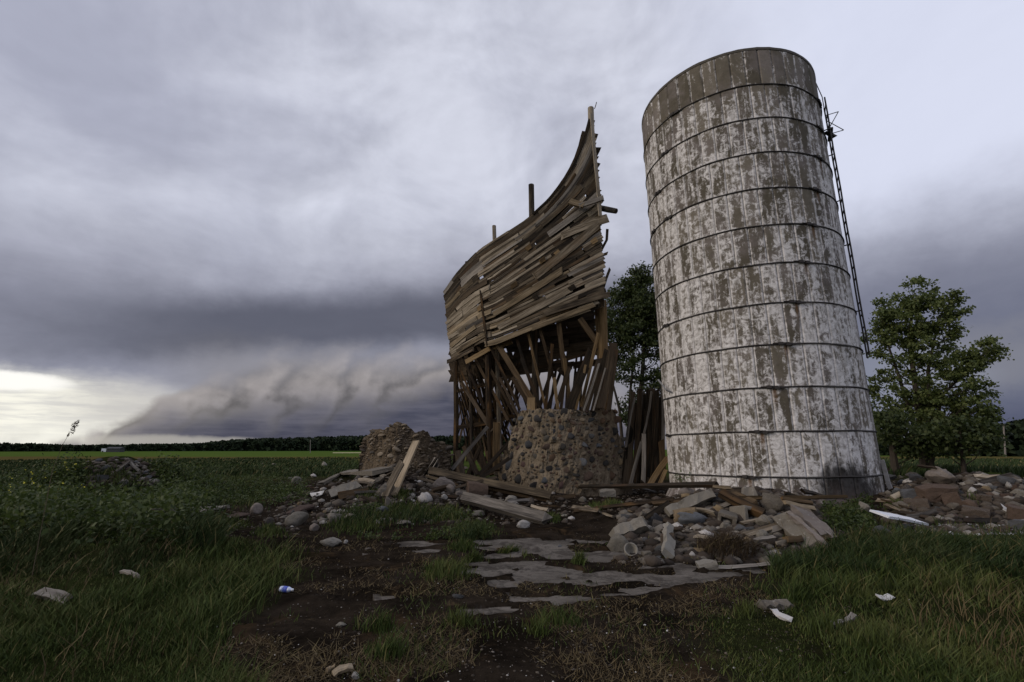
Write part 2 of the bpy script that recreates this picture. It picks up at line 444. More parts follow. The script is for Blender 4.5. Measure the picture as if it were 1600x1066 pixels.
def rockmat(name, stops, bumpk=0.7, spots=0.5, sc=1.0):
    m, b = new_mat(name, 0.9, 0.25)
    r = orand(); p = objc(); px_ = S.nt.nodes.new('ShaderNodeVectorMath'); px_.operation = 'ADD'
    link(px_.inputs[0], p); link(px_.inputs[1], comb(r * 31, r * 17, r * 7)); q = S(px_.outputs[0])
    base = ramp(r, stops, 'CONSTANT')
    n = noise(q, 3.0 * sc, 6, 0.65, 0.2); n2 = noise(q, 22.0 * sc, 4, 0.7)
    c = mulc(base, n * 0.95 + 0.5)
    c = mixc(step(n2, 0.56, 0.70) * spots, c, rgb(.42, .40, .36))
    c = mixc(step(noise(q, 5.0 * sc, 4, 0.6), 0.56, 0.72) * 0.6, c, rgb(.045, .038, .028))
    S.nt.links.new(c.k, b.inputs['Base Color'])
    bump(b, n * 0.7 + n2 * 0.3, bumpk, 0.03)
    return m
M['field'] = rockmat('field_stone', [(0, rgb(.095, .08, .06)), (.2, rgb(.06, .051, .043)), (.4, rgb(.13, .112, .088)), (.6, rgb(.075, .056, .042)), (.8, rgb(.05, .05, .051))])
M['palestone'] = rockmat('pale_stone', [(0, rgb(.18, .163, .135)), (.35, rgb(.135, .122, .10)), (.7, rgb(.225, .207, .175))], .8, .35)
M['whitestone'] = rockmat('white_stone', [(0, rgb(.36, .34, .32)), (.5, rgb(.30, .285, .265))], .7, .3)
M['redstone'] = rockmat('reddish_stone', [(0, rgb(.070, .046, .035)), (.4, rgb(.088, .060, .044)), (.7, rgb(.062, .042, .033))], .6, .15)
M['pinkstone'] = rockmat('pink_grey_stone', [(0, rgb(.145, .122, .104)), (.5, rgb(.165, .14, .122))], .6, .35)
M['ochrestone'] = rockmat('ochre_stone', [(0, rgb(.21, .155, .09)), (.5, rgb(.165, .12, .07))], .6, .3)
M['darkstone'] = rockmat('slate_stone', [(0, rgb(.055, .055, .055)), (.4, rgb(.075, .076, .08)), (.7, rgb(.04, .04, .043))], .5, .15)
M['bluestone'] = rockmat('blue_grey_stone', [(0, rgb(.095, .10, .108)), (.5, rgb(.072, .077, .082))], .5, .3)
M['rubble'] = rockmat('broken_concrete', [(0, rgb(.145, .127, .10)), (.4, rgb(.112, .097, .078)), (.7, rgb(.175, .155, .126))], .8, .4)
M['wallstone'] = rockmat('foundation_stone', [(0, rgb(.030, .028, .026)), (.22, rgb(.10, .062, .040)), (.40, rgb(.055, .050, .046)), (.52, rgb(.12, .082, .050)), (.66, rgb(.08, .072, .060)),
                                              (.78, rgb(.09, .055, .048)), (.90, rgb(.15, .12, .085))], .5, .12, 1.5)
M['ruinstone'] = rockmat('ruin_stone', [(0, rgb(.20, .155, .105)), (.2, rgb(.15, .115, .08)), (.4, rgb(.26, .21, .15)), (.6, rgb(.17, .125, .08)), (.8, rgb(.12, .10, .08))], .7, .35, 1.5)
def mortar(name, c0, c1):
    m, b = new_mat(name, 0.95, 0.15); p = pos()
    n = noise(p, 5.0, 6, 0.7, 0.3); n2 = noise(p, 38.0, 4, 0.7)
    c = mixc(step(n, 0.3, 0.7), c0, c1)
    v = voro(p, 17.0, 'F1'); peb = S(v.outputs['Distance'])
    cc = S(v.outputs['Color']); cr, cg, cb = sep(cc)
    c = mixc((1 - step(peb, 0.25, 0.36)) * step(cr, 0.55, 0.65) * 0.6, c, mixc(cg, rgb(.045, .036, .026), rgb(.15, .10, .065)))
    c = mulc(c, n2 * 0.7 + 0.62)
    S.nt.links.new(c.k, b.inputs['Base Color']); bump(b, n * 0.5 + n2 * 0.3 - peb * 0.6, 0.8, 0.04)
    return m
M['mortar'] = mortar('lime_mortar', rgb(.12, .095, .065), rgb(.235, .19, .135))
M['ruinmortar'] = mortar('ruin_mortar', rgb(.075, .057, .038), rgb(.15, .115, .078))

def silo_mat(name, core=False):
    m, b = new_mat(name, 0.9, 0.2)
    p = pos(); x, y, z = sep(p); r = orand(); u, v, _ = sep(uvw())
    dx_, dy_ = x - SILO[0], y - SILO[1]; sa, ca = math.sin(SILO_AZ), math.cos(SILO_AZ)
    ang = S.m('ARCTAN2', dx_ * ca - dy_ * sa, (dx_ * sa + dy_ * ca) * -1.0)      # 0 faces the camera side, grows to the right
    cyl = comb(ang * 2.32, z, 0.0)
    streak = noise(comb(ang * 2.32 * 4.2, z * 0.55 + r * 2.0, 0.0), 1.3, 6, 0.68, 0.5)
    blot = noise(comb(ang * 2.32, z * 0.5, 3.0), 2.9, 7, 0.70, 0.9)
    fine = noise(comb(ang * 2.32, z, 5.0), 9.0, 7, 0.74, 0.8)
    edge = S.m('MINIMUM', u, 1 - u)                        # across the stave
    edv = S.m('MINIMUM', v, 1 - v)
    lime = 1 - step(edge + (fine - 0.5) * 0.20, 0.0, 0.17)
    limev = 1 - step(edv + (fine - 0.5) * 0.14, 0.0, 0.13)
    hgtf = step(z, 0.5, 10.5)
    k_row = (z - 0.64) / 0.92
    t = step(streak, 0.34, 0.68) * 0.42 + step(blot, 0.34, 0.66) * 0.36 + step(fine, 0.36, 0.64) * 0.34 + r * 0.14 + lime * 0.34 + limev * 0.16
    big_ = noise(comb(ang * 2.32 * 1.0, z * 0.35, 13.0), 0.8, 4, 0.55) - 0.5
    pan = noise(comb(S.m('FLOOR', ang * 7.0) * 3.7, S.m('FLOOR', k_row) * 5.1, r * 3.0), 1.0, 2, 0.5) - 0.5
    t = t + big_ * 0.55 + pan * 0.25
    white = step(t - hgtf * 0.12 - step(z, 9.5, 10.0) * 0.30, 0.40, 0.78)
    con = mixc(step(blot * 0.5 + r * 0.5, 0.3, 0.7), rgb(.100, .086, .063), rgb(.190, .166, .130))
    con = mixc(step(noise(cyl, 1.1, 4, 0.6), 0.45, 0.62) * 0.45, con, rgb(.235, .205, .20))
    con = mulc(con, fine * 0.9 + 0.55)
    lim = mixc(step(fine, 0.35, 0.65), rgb(.44, .415, .39), rgb(.80, .775, .76))
    c = mixc(white * 0.93, con, lim)
    c = mixc(step(white, 0.15, 0.9) * 0.0 + step(noise(cyl, 3.3, 7, 0.75, 1.5), 0.60, 0.68) * 0.55, c, rgb(.105, .088, .078))
    # dark drip streaks
    drip = step(noise(comb(ang * 2.32 * 9.0, z * 0.7, 8.0), 1.0, 4, 0.6), 0.60, 0.72)
    c = mixc(drip * 0.45, c, rgb(.085, .075, .062))
    # seams stay darker
    c = mixc((1 - step(edge, 0.0, 0.024)) * 0.40, c, rgb(.07, .06, .05))
    # rust running from the hoop joints, which climb to the right
    k = (z - 0.64) / 0.92; fr = S.m('FRACT', k); row = S.m('FLOOR', k) + 1
    la = LUG0 + LUG1 * row
    rs = (1 - step(S.m('ABSOLUTE', ang - la + (fine - 0.5) * 0.02), 0.004, 0.030)) * step(fr, 0.45, 0.95)
    c = mixc(rs * 0.85, c, rgb(.13, .065, .022))
    # soot around the low right side
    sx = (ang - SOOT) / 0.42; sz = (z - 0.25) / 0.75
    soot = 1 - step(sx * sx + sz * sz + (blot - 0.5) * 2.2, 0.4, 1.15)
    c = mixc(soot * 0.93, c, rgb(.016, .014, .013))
    c = mixc(step(S.m('ABSOLUTE', ang - SOOT - 0.75), 0.35, 0.0) * 0.55, c, rgb(.13, .12, .11))  # greyer band along the right edge, at every height
    c = mixc((1 - step(z + (blot - 0.5) * 1.0, 0.0, 0.55)) * 0.7, c, rgb(.13, .10, .09))
    S.nt.links.new(c.k, b.inputs['Base Color'])
    bump(b, fine * 0.6 + white * 0.25 + blot * 0.3, 0.55, 0.02)
    return m

# ------------------------------------------------------------------ silo position
SILO_D, SILO_AZ, SILO_R = 13.9, math.radians(27.0), 2.31
SILO = (SILO_D * math.sin(SILO_AZ), SILO_D * math.cos(SILO_AZ))
def silo_hit(px, py):
    """world point where a photo ray meets the silo's wall"""
    r, f, u = ray(px, py); a = r * r + f * f; b_ = -2 * (r * SILO[0] + f * SILO[1]); c = SILO[0] ** 2 + SILO[1] ** 2 - SILO_R ** 2
    D = max(b_ * b_ - 4 * a * c, 0.0); t = (-b_ - math.sqrt(D)) / 2 / a
    return Vector((r * t, f * t, EYE + u * t))
def silo_ang(px, py):
    p = silo_hit(px, py); dx, dy = p.x - SILO[0], p.y - SILO[1]; sa, ca = math.sin(SILO_AZ), math.cos(SILO_AZ)
    return math.atan2(dx * ca - dy * sa, -(dx * sa + dy * ca))
_a1, _a2 = silo_ang(1190, 672), silo_ang(1258, 405)
LUG1 = (_a2 - _a1) / 4.0; LUG0 = _a1 - LUG1 * 1.0
SOOT = silo_ang(1325, 760)

# ------------------------------------------------------------------ ground
def world_poly(pts):
    return np.array([ground_at(px, py) for px, py in pts])
def inside(poly, x, y):
    c = np.zeros(np.shape(x), bool); n = len(poly); j = n - 1
    for i in range(n):
        xi, yi = poly[i]; xj, yj = poly[j]
        c ^= ((yi > y) != (yj > y)) & (x < (xj - xi) * (y - yi) / (yj - yi + 1e-12) + xi); j = i
    return c
DIRT = world_poly([(262, 737), (420, 733), (560, 738), (700, 738), (1000, 742), (1400, 742), (1600, 748), (1750, 765), (1740, 828), (1330, 832), (1225, 866),
                   (1180, 930), (1150, 985), (1200, 1066), (1330, 1500), (330, 1500), (395, 1066), (405, 985), (470, 930), (462, 880), (440, 852), (352, 850), (315, 815), (280, 770)])
def dirt_mask(x, y):
    r = np.hypot(x, y); k = 0.10 * np.minimum(r, 12)
    q = x + (fbm(x * 0.9, y * 0.9, 21.0) - 0.5) * k * 2.2; w = y + (fbm(x * 0.9 + 5, y * 0.9, 22.0) - 0.5) * k * 2.2
    m = np.zeros(np.shape(x))
    for ox, oy in ((0, 0), (.12, 0), (-.12, 0), (0, .15), (0, -.15)):
        m = m + inside(DIRT, q + ox, w + oy) / 5.0
    return m
def grid_mesh(name, xs, ys, zf, mat, attrs=()):
    X, Y = np.meshgrid(xs, ys); Z = zf(X, Y); nx, ny = len(xs), len(ys)
    co = np.stack([X, Y, Z], -1).reshape(-1, 3).astype(np.float32)
    i = np.arange(nx - 1)[None, :] + (np.arange(ny - 1) * nx)[:, None]
    q = np.stack([i, i + 1, i + 1 + nx, i + nx], -1).reshape(-1, 4).astype(np.int32)
    me = bpy.data.meshes.new(name); me.vertices.add(len(co)); me.vertices.foreach_set('co', co.ravel())
    me.loops.add(q.size); me.loops.foreach_set('vertex_index', q.ravel())
    me.polygons.add(len(q)); me.polygons.foreach_set('loop_start', np.arange(0, q.size, 4, dtype=np.int32))
    me.polygons.foreach_set('use_smooth', np.ones(len(q), bool))
    me.materials.append(mat); me.update(calc_edges=True)
    for n, f in attrs:
        a = me.attributes.new(n, 'FLOAT', 'POINT'); a.data.foreach_set('value', f(X, Y).ravel().astype(np.float32))
    return me
def attr(name):
    n = S.nt.nodes.new('ShaderNodeAttribute'); n.attribute_name = name; return S(n.outputs['Fac'])
def ground_mat():
    m, b = new_mat('earth_and_fields', 1.0, 0.0)
    p = pos(); x, y, z = sep(p); dirt = attr('dirt')
    n = noise(p, 1.6, 6, 0.7, 0.3); f = noise(p, 16.0, 6, 0.75); g = noise(p, 0.35, 3, 0.5); pb = noise(p, 70.0, 3, 0.7)
    soil = mixc(step(n, 0.35, 0.68), rgb(.010, .0078, .0058), rgb(.030, .023, .017))
    soil = mixc(step(noise(p, 1.1, 5, 0.7, 1.2), 0.54, 0.68) * 0.75, soil, rgb(.055, .036, .020))
    soil = mixc(step(noise(p, 2.3, 5, 0.7, 2.0), 0.62, 0.72) * 0.6, soil, rgb(.085, .062, .035))
    soil = mixc(step(noise(p, 1.7, 6, 0.75, 0.6), 0.60, 0.70) * 0.55, soil, rgb(.060, .056, .052))
    soil = mulc(soil, f * 1.5 + 0.25)
    vv = voro(p, 26.0); r1, r2, r3 = sep(S(vv.outputs['Color']))
    speck = (1 - step(S(vv.outputs['Distance']), 0.13, 0.20)) * step(r1, 0.80, 0.82)
    soil = mixc(speck * 0.8, soil, mixc(r2, rgb(.07, .055, .04), rgb(.36, .34, .31)))
    ash = x - 9.0; 
    turf = mixc(step(n, 0.35, 0.65), rgb(.013, .014, .006), rgb(.022, .028, .009))
    turf = mixc(step(f, 0.5, 0.7) * 0.5, turf, rgb(.035, .028, .015)); turf = mulc(turf, f * 0.9 + 0.5)
    # far land in strips across the view
    wob = (noise(comb(x * 0.012, 0.0, 2.0), 1.0, 3) - 0.5)
    yy = y + wob * 30.0
    meadow = mixc(step(noise(comb(x * 0.05, y * 0.14, 0), 1.0, 5, 0.65), 0.35, 0.7), rgb(.036, .054, .012), rgb(.066, .078, .021))
    meadow = mixc(step(noise(comb(x * 0.3, y * 0.8, 4.0), 1.0, 5, 0.7), 0.5, 0.7) * 0.5, meadow, rgb(.022, .035, .008))
    dry = mixc(noise(comb(x * 0.04, y * 0.2, 1.0), 1.0, 4), rgb(.095, .082, .026), rgb(.080, .060, .026))
    crop = mixc(noise(comb(x * 0.02, y * 0.03, 5.0), 1.0, 4), rgb(.050, .082, .016), rgb(.075, .108, .024))
    c = mixc(dirt, turf, soil)
    c = mixc(step(y, 17, 30), c, meadow)
    c = mixc(step(yy, 62, 78), c, dry)
    c = mixc(step(yy, 98, 112), c, crop)
    c = mixc(step(yy, 260, 320) * 0.6, c, rgb(.045, .085, .02))
    S.nt.links.new(c.k, b.inputs['Base Color'])
    bump(b, n * 0.3 + f * 0.5 + pb * 0.2 + speck * 0.4, 0.8, 0.05)
    return m
put('ground', grid_mesh('ground', GX, GY, lambda x, y: GZ, ground_mat(), [('dirt', dirt_mask)]))['kind'] = 'structure'

def slab_mat():
    m, b = new_mat('old_concrete_floor', 0.9, 0.25); p = pos()
    n = noise(p, 1.8, 6, 0.7, 0.5); f = noise(p, 26, 6, 0.75)
    c = mixc(step(n, 0.3, 0.7), rgb(.080, .069, .057), rgb(.155, .136, .115)); c = mulc(c, f * 0.9 + 0.5)
    c = mixc(step(noise(p, 3.4, 8, 0.78, 0.8), 0.46, 0.60) * 0.9, c, rgb(.032, .025, .019)); c = mixc(step(noise(p, 14.0, 5, 0.7), .56, .66) * .7, c, rgb(.05, .04, .03))
    px_, py_, pz_ = sep(p); ck = voro(comb(px_ + (n - .5) * 1.1, py_ + (f - .5) * .25, 0.0), 0.55, 'DISTANCE_TO_EDGE'); c = mixc((1 - step(S(ck.outputs['Distance']), 0.003, 0.014)) * 0.6, c, rgb(.02, .017, .013))
    S.nt.links.new(c.k, b.inputs['Base Color']); bump(b, f, 0.5, 0.02); return m
def slab():
    mb = MB(); P = [Vector((*ground_at(*q), 0)) for q in ((600, 992), (1235, 890), (1100, 838), (560, 842))]
    for t in (0,):
        top = [p + Vector((0, 0, -0.004)) for p in P]; bot = [p + Vector((0, 0, -0.16)) for p in P]
        mb.add(top + bot, [(0, 1, 2, 3), (0, 4, 5, 1), (1, 5, 6, 2), (2, 6, 7, 3), (3, 7, 4, 0), (7, 6, 5, 4)], [(0, 0)] * 24)
    o = mb.build('floor_slab', slab_mat()); o['kind'] = 'structure'
slab()
def simple(name, c, rough=0.8, spec=0.3, sc=8.0, var=0.5, metal=0.0):
    m, b = new_mat(name, rough, spec); p = pos(); b.inputs['Metallic'].default_value = metal
    n = noise(p, sc, 5, 0.7, 0.3); S.nt.links.new(mulc(c, n * 2 * var + 1 - var).k, b.inputs['Base Color']); bump(b, n, 0.3, 0.01)
    return m
M['steel'] = simple('dark_rusty_steel', rgb(.032, .027, .024), 0.7, 0.4, 20)
M['galv'] = simple('grey_galvanised_steel', rgb(.20, .20, .20), 0.5, 0.5, 20)
M['white'] = simple('white_sheet', rgb(.72, .73, .76), 0.6, 0.4, 6, .15)
M['scrap'] = simple('dull_white_scrap', rgb(.50, .48, .45), 0.8, 0.3, 9, .5)
M['pole'] = simple('grey_pole_wood', rgb(.20, .18, .16))

# pale stubble strip on the far field
def strip():
    a, b_ = azel(520, 707)[0], azel(566, 707)[0]; v = []
    for d, z in ((196, .06), (236, .06)):
        for k in (a, b_): v.append(Vector((d * math.sin(math.radians(k)), d * math.cos(math.radians(k)), -0.35 + z)))
    mb = MB(); mb.add([v[0], v[1], v[3], v[2]], [(0, 1, 2, 3)], [(0, 0)] * 4)
    mb.build('stubble_field', simple('pale_stubble', rgb(.36, .33, .16), sc=.1))['kind'] = 'structure'
strip()

# ------------------------------------------------------------------ silo
silo = empty('concrete_silo', (SILO[0], SILO[1], 0.0), 'tall leaning-looking concrete stave silo with peeling whitewash, iron hoops and no roof', 'silo')
silo.rotation_euler[1] = math.radians(-0.55)
silo['label'] = 'tall roofless concrete silo with peeling whitewash and iron hoops'
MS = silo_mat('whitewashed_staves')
NST = 44; DA = 2 * math.pi / NST; H0, HS, NR = 0.64, 0.92, 11; TOP = 10.86
def cyl_wall(r0, r1, z0, z1, seg=96, rag=0.0):
    mb = MB()
    vs = []; fs = []; uv = []
    for i in range(seg):
        a = 2 * math.pi * i / seg; s, c = math.sin(a), math.cos(a); k = R.uniform(-rag, rag)
        vs += [Vector((r1 * s, r1 * c, z0)), Vector((r1 * s, r1 * c, z1 + k)), Vector((r0 * s, r0 * c, z1 + k)), Vector((r0 * s, r0 * c, z0))]
    for i in range(seg):
        A, B = i * 4, ((i + 1) % seg) * 4
        for j in range(4):
            j2 = (j + 1) % 4; fs.append((A + j, B + j, B + j2, A + j2)); uv += [(.5, .5)] * 4
    mb.add(vs, fs, uv); return mb
def local_put(name, mb, mat, parent, smooth=False):
    me = raw_mesh(name, mb.v, mb.f, mat, mb.uv, smooth); return put(name, me, parent)
M['seam'] = simple('dark_seam_concrete', rgb(.06, .052, .043), sc=6)  # dark tone of the core wall, seen in the stave joints
local_put('wall_core', cyl_wall(SILO_R - .22, SILO_R - .045, -0.3, TOP - .03), M['seam'], silo)
def stave_mesh(h):
    """a curved concrete panel with chamfered edges; built about the silo's axis, width one step"""
    mb = MB(); g = 0.0035 / SILO_R * 1.5; n = 4; vs = []; uv_ = []
    gz = 0.008
    us = [g, g + .012] + [DA * k / n for k in range(1, n)] + [DA - g - .012, DA - g]
    for zi, z in enumerate((gz, gz + .014, h - gz - .014, h - gz)):
        for ui, a in enumerate(us):
            e = zi in (0, 3) or ui in (0, len(us) - 1)
            r = SILO_R - (.016 if e else 0)
            vs.append(Vector((r * math.sin(a), r * math.cos(a), z))); uv_.append((a / DA, z / h))
    m_ = len(us)
    fs = []; uv = []
    def q(*k): fs.append(k); uv.extend([uv_[i] if i < len(uv_) else (0.0, .5) for i in k])
    for i in range(3):
        for j in range(m_ - 1): q(i * m_ + j, (i + 1) * m_ + j, (i + 1) * m_ + j + 1, i * m_ + j + 1)
    b0 = len(vs)                                             # back corners
    for z in (gz, h - gz):
        for a in (g, DA - g): vs.append(Vector(((SILO_R - .05) * math.sin(a), (SILO_R - .05) * math.cos(a), z)))
    q(0, b0, b0 + 2, 3 * m_); q(m_ - 1, 4 * m_ - 1, b0 + 3, b0 + 1)
    q(*range(m_), b0 + 1, b0); q(b0 + 2, b0 + 3, *range(4 * m_ - 1, 3 * m_ - 1, -1))
    mb.add(vs, fs, uv); return mb
rows = [(0.0, H0)] + [(H0 + HS * i, HS) for i in range(10)] + [(H0 + 9.2, TOP - H0 - 9.2)]
smesh = {}
face = math.pi + SILO_AZ                                      # direction back to the camera (angle from +Y towards +X)
rest = MB(); nvis = 0
for ri, (z0, h) in enumerate(rows):
    key = round(h, 3)
    if key not in smesh:
        mbs = stave_mesh(h); smesh[key] = (raw_mesh('stave', mbs.v, mbs.f, MS, mbs.uv), mbs)
    off = R.random() * DA
    for k in range(NST):
        a = off + k * DA; d = (a + DA / 2 - face + math.pi) % (2 * math.pi) - math.pi
        dr = R.uniform(-.004, .004)
        if abs(d) < math.radians(94) and nvis < 297:
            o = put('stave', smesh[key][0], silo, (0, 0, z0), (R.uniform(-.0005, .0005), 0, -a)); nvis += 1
            o.scale = (1 + dr / SILO_R, 1 + dr / SILO_R, 1)
        else:
            mb = smesh[key][1]; ca, sa = math.cos(-a), math.sin(-a)
            rest.add([Vector((v.x * ca - v.y * sa, v.x * sa + v.y * ca, v.z + z0)) for v in mb.v], mb.f, list(mb.uv))
local_put('far_side_staves', rest, MS, silo)['kind'] = 'stuff'
local_put('rim', cyl_wall(SILO_R - .16, SILO_R + .012, TOP - .035, TOP + .035, rag=.006), simple('rim_concrete', rgb(.085, .075, .06)), silo)
# flared broken footing
mb = MB(); seg = 120; vs = []; fs = []; uv = []
for i in range(seg):
    a = 2 * math.pi * i / seg; s, c = math.sin(a), math.cos(a)
    kx = fbm(np.array(a * 6.0), np.array(0.5), 3.0, 3); zt = 0.05 + 0.16 * float(kx)
    for r, z in ((SILO_R + .16 + .05 * float(kx), -.3), (SILO_R + .09 + .04 * float(kx), zt * .5), (SILO_R + .015, zt + .1), (SILO_R - .04, zt + .1)):
        vs.append(Vector((r * s, r * c, z)))
for i in range(seg):
    A, B = i * 4, ((i + 1) % seg) * 4
    for j in range(3): fs.append((A + j, B + j, B + j + 1, A + j + 1)); uv += [(.5, .5)] * 4
mb.add(vs, fs, uv); local_put('footing', mb, MS, silo, True)
# torn concrete flap at the low right edge
ARIGHT = math.radians(78)
def spt(a, z, r=SILO_R):
    """point on the silo about its axis: a = 0 faces the camera side, grows to the right"""
    t = face - a
    return Vector((r * math.sin(t), r * math.cos(t), z))
mb = MB(); mb.sweep([spt(ARIGHT, .95, SILO_R + .03), spt(ARIGHT, .45, SILO_R + .07), spt(ARIGHT, .0, SILO_R + .16)], [.30, .42, .60], .07, spt(ARIGHT, 0, 1.0), .1)
local_put('broken_buttress', mb, MS, silo)
for k in range(NR):
    z = H0 + HS * k; mb = MB(); seg = 96; vs = []; fs = []; uv = []
    tilt = R.uniform(-.006, .006); ph = R.uniform(0, 6.28)
    for i in range(seg):
        a = 2 * math.pi * i / seg; s, c = math.sin(a), math.cos(a); zz = z + tilt * math.sin(a + ph) + .004 * math.sin(5 * a + k) + .006 * math.sin(11 * a + 2 * k)
        for j in range(5):
            t = 2 * math.pi * j / 5; r = SILO_R + .013 + .016 * math.cos(t); vs.append(Vector((r * s, r * c, zz + .016 * math.sin(t))))
    for i in range(seg):
        for j in range(5):
            fs.append((i * 5 + j, ((i + 1) % seg) * 5 + j, ((i + 1) % seg) * 5 + (j + 1) % 5, i * 5 + (j + 1) % 5)); uv += [(0, 0)] * 4
    mb.add(vs, fs, uv); hoop = local_put('hoop', mb, M['steel'], silo)
    lugs = [LUG0 + LUG1 * k]
    if k >= 7: lugs.append(math.radians(-62 + (k - 7) * 11))
    if k % 3 == 1: lugs.append(math.radians(-70 + 4 * k))
    for la in lugs:
        for dz, w, rr in ((0, .17, .045), (.02, .09, .06), (-.02, .08, .055)):
            pass
        mb = MB()
        for sgn in (-1, 1):
            mb.sweep([spt(la + sgn * .012, z - .012 * sgn, SILO_R + .035), spt(la + sgn * .052, z - .012 * sgn, SILO_R + .03)], .058, .05, spt(la, 0, 1.0))
        mb.tube([spt(la - .10, z + .022, SILO_R + .03), spt(la + .04, z + .022, SILO_R + .045)], .010, 5)
        mb.tube([spt(la - .04, z - .022, SILO_R + .045), spt(la + .10, z - .022, SILO_R + .03)], .010, 5)
        local_put('hoop_lug', mb, M['steel'], hoop)
# bent pipe sticking out at the left, as in the gap beside the trees
mb = MB(); z_ = at(1053, 612, 13).z
la = silo_ang(1052, 612); p = silo_hit(1052, 612) - silo.location
q = at(1030, 592, math.hypot(*silo_hit(1045, 605).xy) + .05) - silo.location
mb.tube([p + (p.xy.to_3d().normalized() * .02), p * 1.0 + p.xy.to_3d().normalized() * .10 + Vector((-.05, 0, .06)), q], .022, 6)
local_put('pipe_bracket', mb, M['galv'], silo)

# ladder on the right side, standing off the wall
def ladder_from_px():
    o = empty('ladder', (SILO[0], SILO[1], 0), 'rusty iron ladder running up the right side of the concrete silo', 'ladder')
    d = SILO_D * .99; o.rotation_euler[1] = math.radians(-0.55)
    def L(px, py, k=0.0): return at(px, py, d + k) - o.location
    # rails follow the silhouette line of the silo
    a = math.radians(86.0); r = SILO_R + .125
    z0, z1 = 3.3, 10.45; w = .10
    def rp(z, s, rr=r): return spt(a + s * w, z, rr)
    for s in (-1, 1):
        mb = MB(); n = 14
        mb.tube([rp(z0 + (z1 - .3 - z0) * i / (n - 1), s, r + .004 * math.sin(i * 1.7)) for i in range(n)], .019, 6); local_put('rail', mb, M['steel'], o)
    n = int((z1 - z0) / .30)
    for i in range(n):
        z = z0 + .1 + i * .30
        if R.random() < .06: continue
        mb = MB(); mb.tube([rp(z, -1), rp(z + R.uniform(-.02, .02), 1)], .012, 5); local_put('rung', mb, M['steel'], o)
    for z in (4.4, 6.1, 7.3, 8.6, 9.35):
        mb = MB(); mb.tube([spt(a, z, SILO_R - .01), rp(z + .02, 0)], .016, 5); local_put('standoff', mb, M['steel'], o)
    # top cage brackets
    for z, e in ((9.92, .30), (9.35, .34)):
        mb = MB()
        p0, p1, p2 = rp(z, 1), rp(z + .02, 1, r + e), rp(z - .45 if z > 9.6 else z + .42, 1)
        mb.tube([p0, p1], .011, 5); mb.tube([p1, p2], .011, 5); local_put('outrigger', mb, M['steel'], o)
    mb = MB(); mb.tube([rp(z1 - .3, 1), rp(z1 + .05, 1), spt(a - .04, z1 + .28, SILO_R + .0)], .012, 5); local_put('top_hook', mb, M['steel'], o)
    mb = MB(); mb.sweep([rp(9.22, -1.1, r + .02), rp(9.22, 1.5, r + .03)], .10, .05, Vector((0, 0, 1)), .3)
    mb.sweep([spt(a - .02, 9.28, SILO_R + .02), rp(9.12, .3, r + .1)], .10, .05, Vector((0, 0, 1)), .4); local_put('landing_bracket', mb, M['steel'], o)
ladder_from_px()

# ------------------------------------------------------------------ masonry
def ico(sub, jit, seed, cuts=0, sq=(1, 1, 1)):
    bm = bmesh.new(); bmesh.ops.create_icosphere(bm, subdivisions=sub, radius=1.0); rr = np.random.default_rng(seed)
    v = np.array([p.co[:] for p in bm.verts]); f = [tuple(q.index for q in t.verts) for t in bm.faces]; bm.free()
    ph = rr.uniform(0, 6.28, (5, 3)); fr = rr.uniform(1.2, 3.2, (5, 3))
    d = np.zeros(len(v))
    for i in range(5): d += np.sin(v @ fr[i] + ph[i, 0]) * np.cos(v @ fr[i][::-1] * 1.3 + ph[i, 1]) / (1 + i * .3)
    v = v * (1 + jit * d[:, None] / 2)
    for i in range(cuts):
        n = rr.normal(size=3); n /= np.linalg.norm(n); c = rr.uniform(.52, .85); s = v @ n
        v = v - np.where(s > c, s - c, 0)[:, None] * n
    if cuts: v = v + rr.normal(size=v.shape) * 0.012
    v = v / np.abs(v).max(0) * np.array(sq)
    return v, f
STONE = {}
def stone_mesh(kind, i, mat):
    key = (kind, i, mat)
    if key not in STONE:
        if kind == 'cobble': v, f = ico(3, .22, 10 + i, 2)
        elif kind == 'chip': v, f = ico(3, .25, 40 + i, 11)
        elif kind == 'small': v, f = ico(2, .3, 70 + i, 6)
        elif kind == 'inset': v, f = ico(2, .26, 100 + i, 6)
        elif kind == 'block':
            rr = np.random.default_rng(160 + i); g = np.linspace(-1, 1, 6); bm = bmesh.new(); bmesh.ops.create_cube(bm, size=2.0); bmesh.ops.subdivide_edges(bm, edges=bm.edges[:], cuts=4, use_grid_fill=True)
            bmesh.ops.triangulate(bm, faces=bm.faces[:]); v = np.array([p.co[:] for p in bm.verts]); f = [tuple(q.index for q in t.verts) for t in bm.faces]; bm.free()
            for q in range(5):
                n = rr.normal(size=3); n /= np.linalg.norm(n); c = rr.uniform(1.0, 1.35); s = v @ n; v = v - np.where(s > c, s - c, 0)[:, None] * n
            v = v + rr.normal(size=v.shape) * .022; v = v / np.abs(v).max(0) * np.array([1, 1, 1])
        elif kind == 'flat': v, f = ico(2, .2, 130 + i, 8)
        STONE[key] = raw_mesh('stone', v, f, M[mat], None, kind in ('cobble', 'inset'))
    return STONE[key]

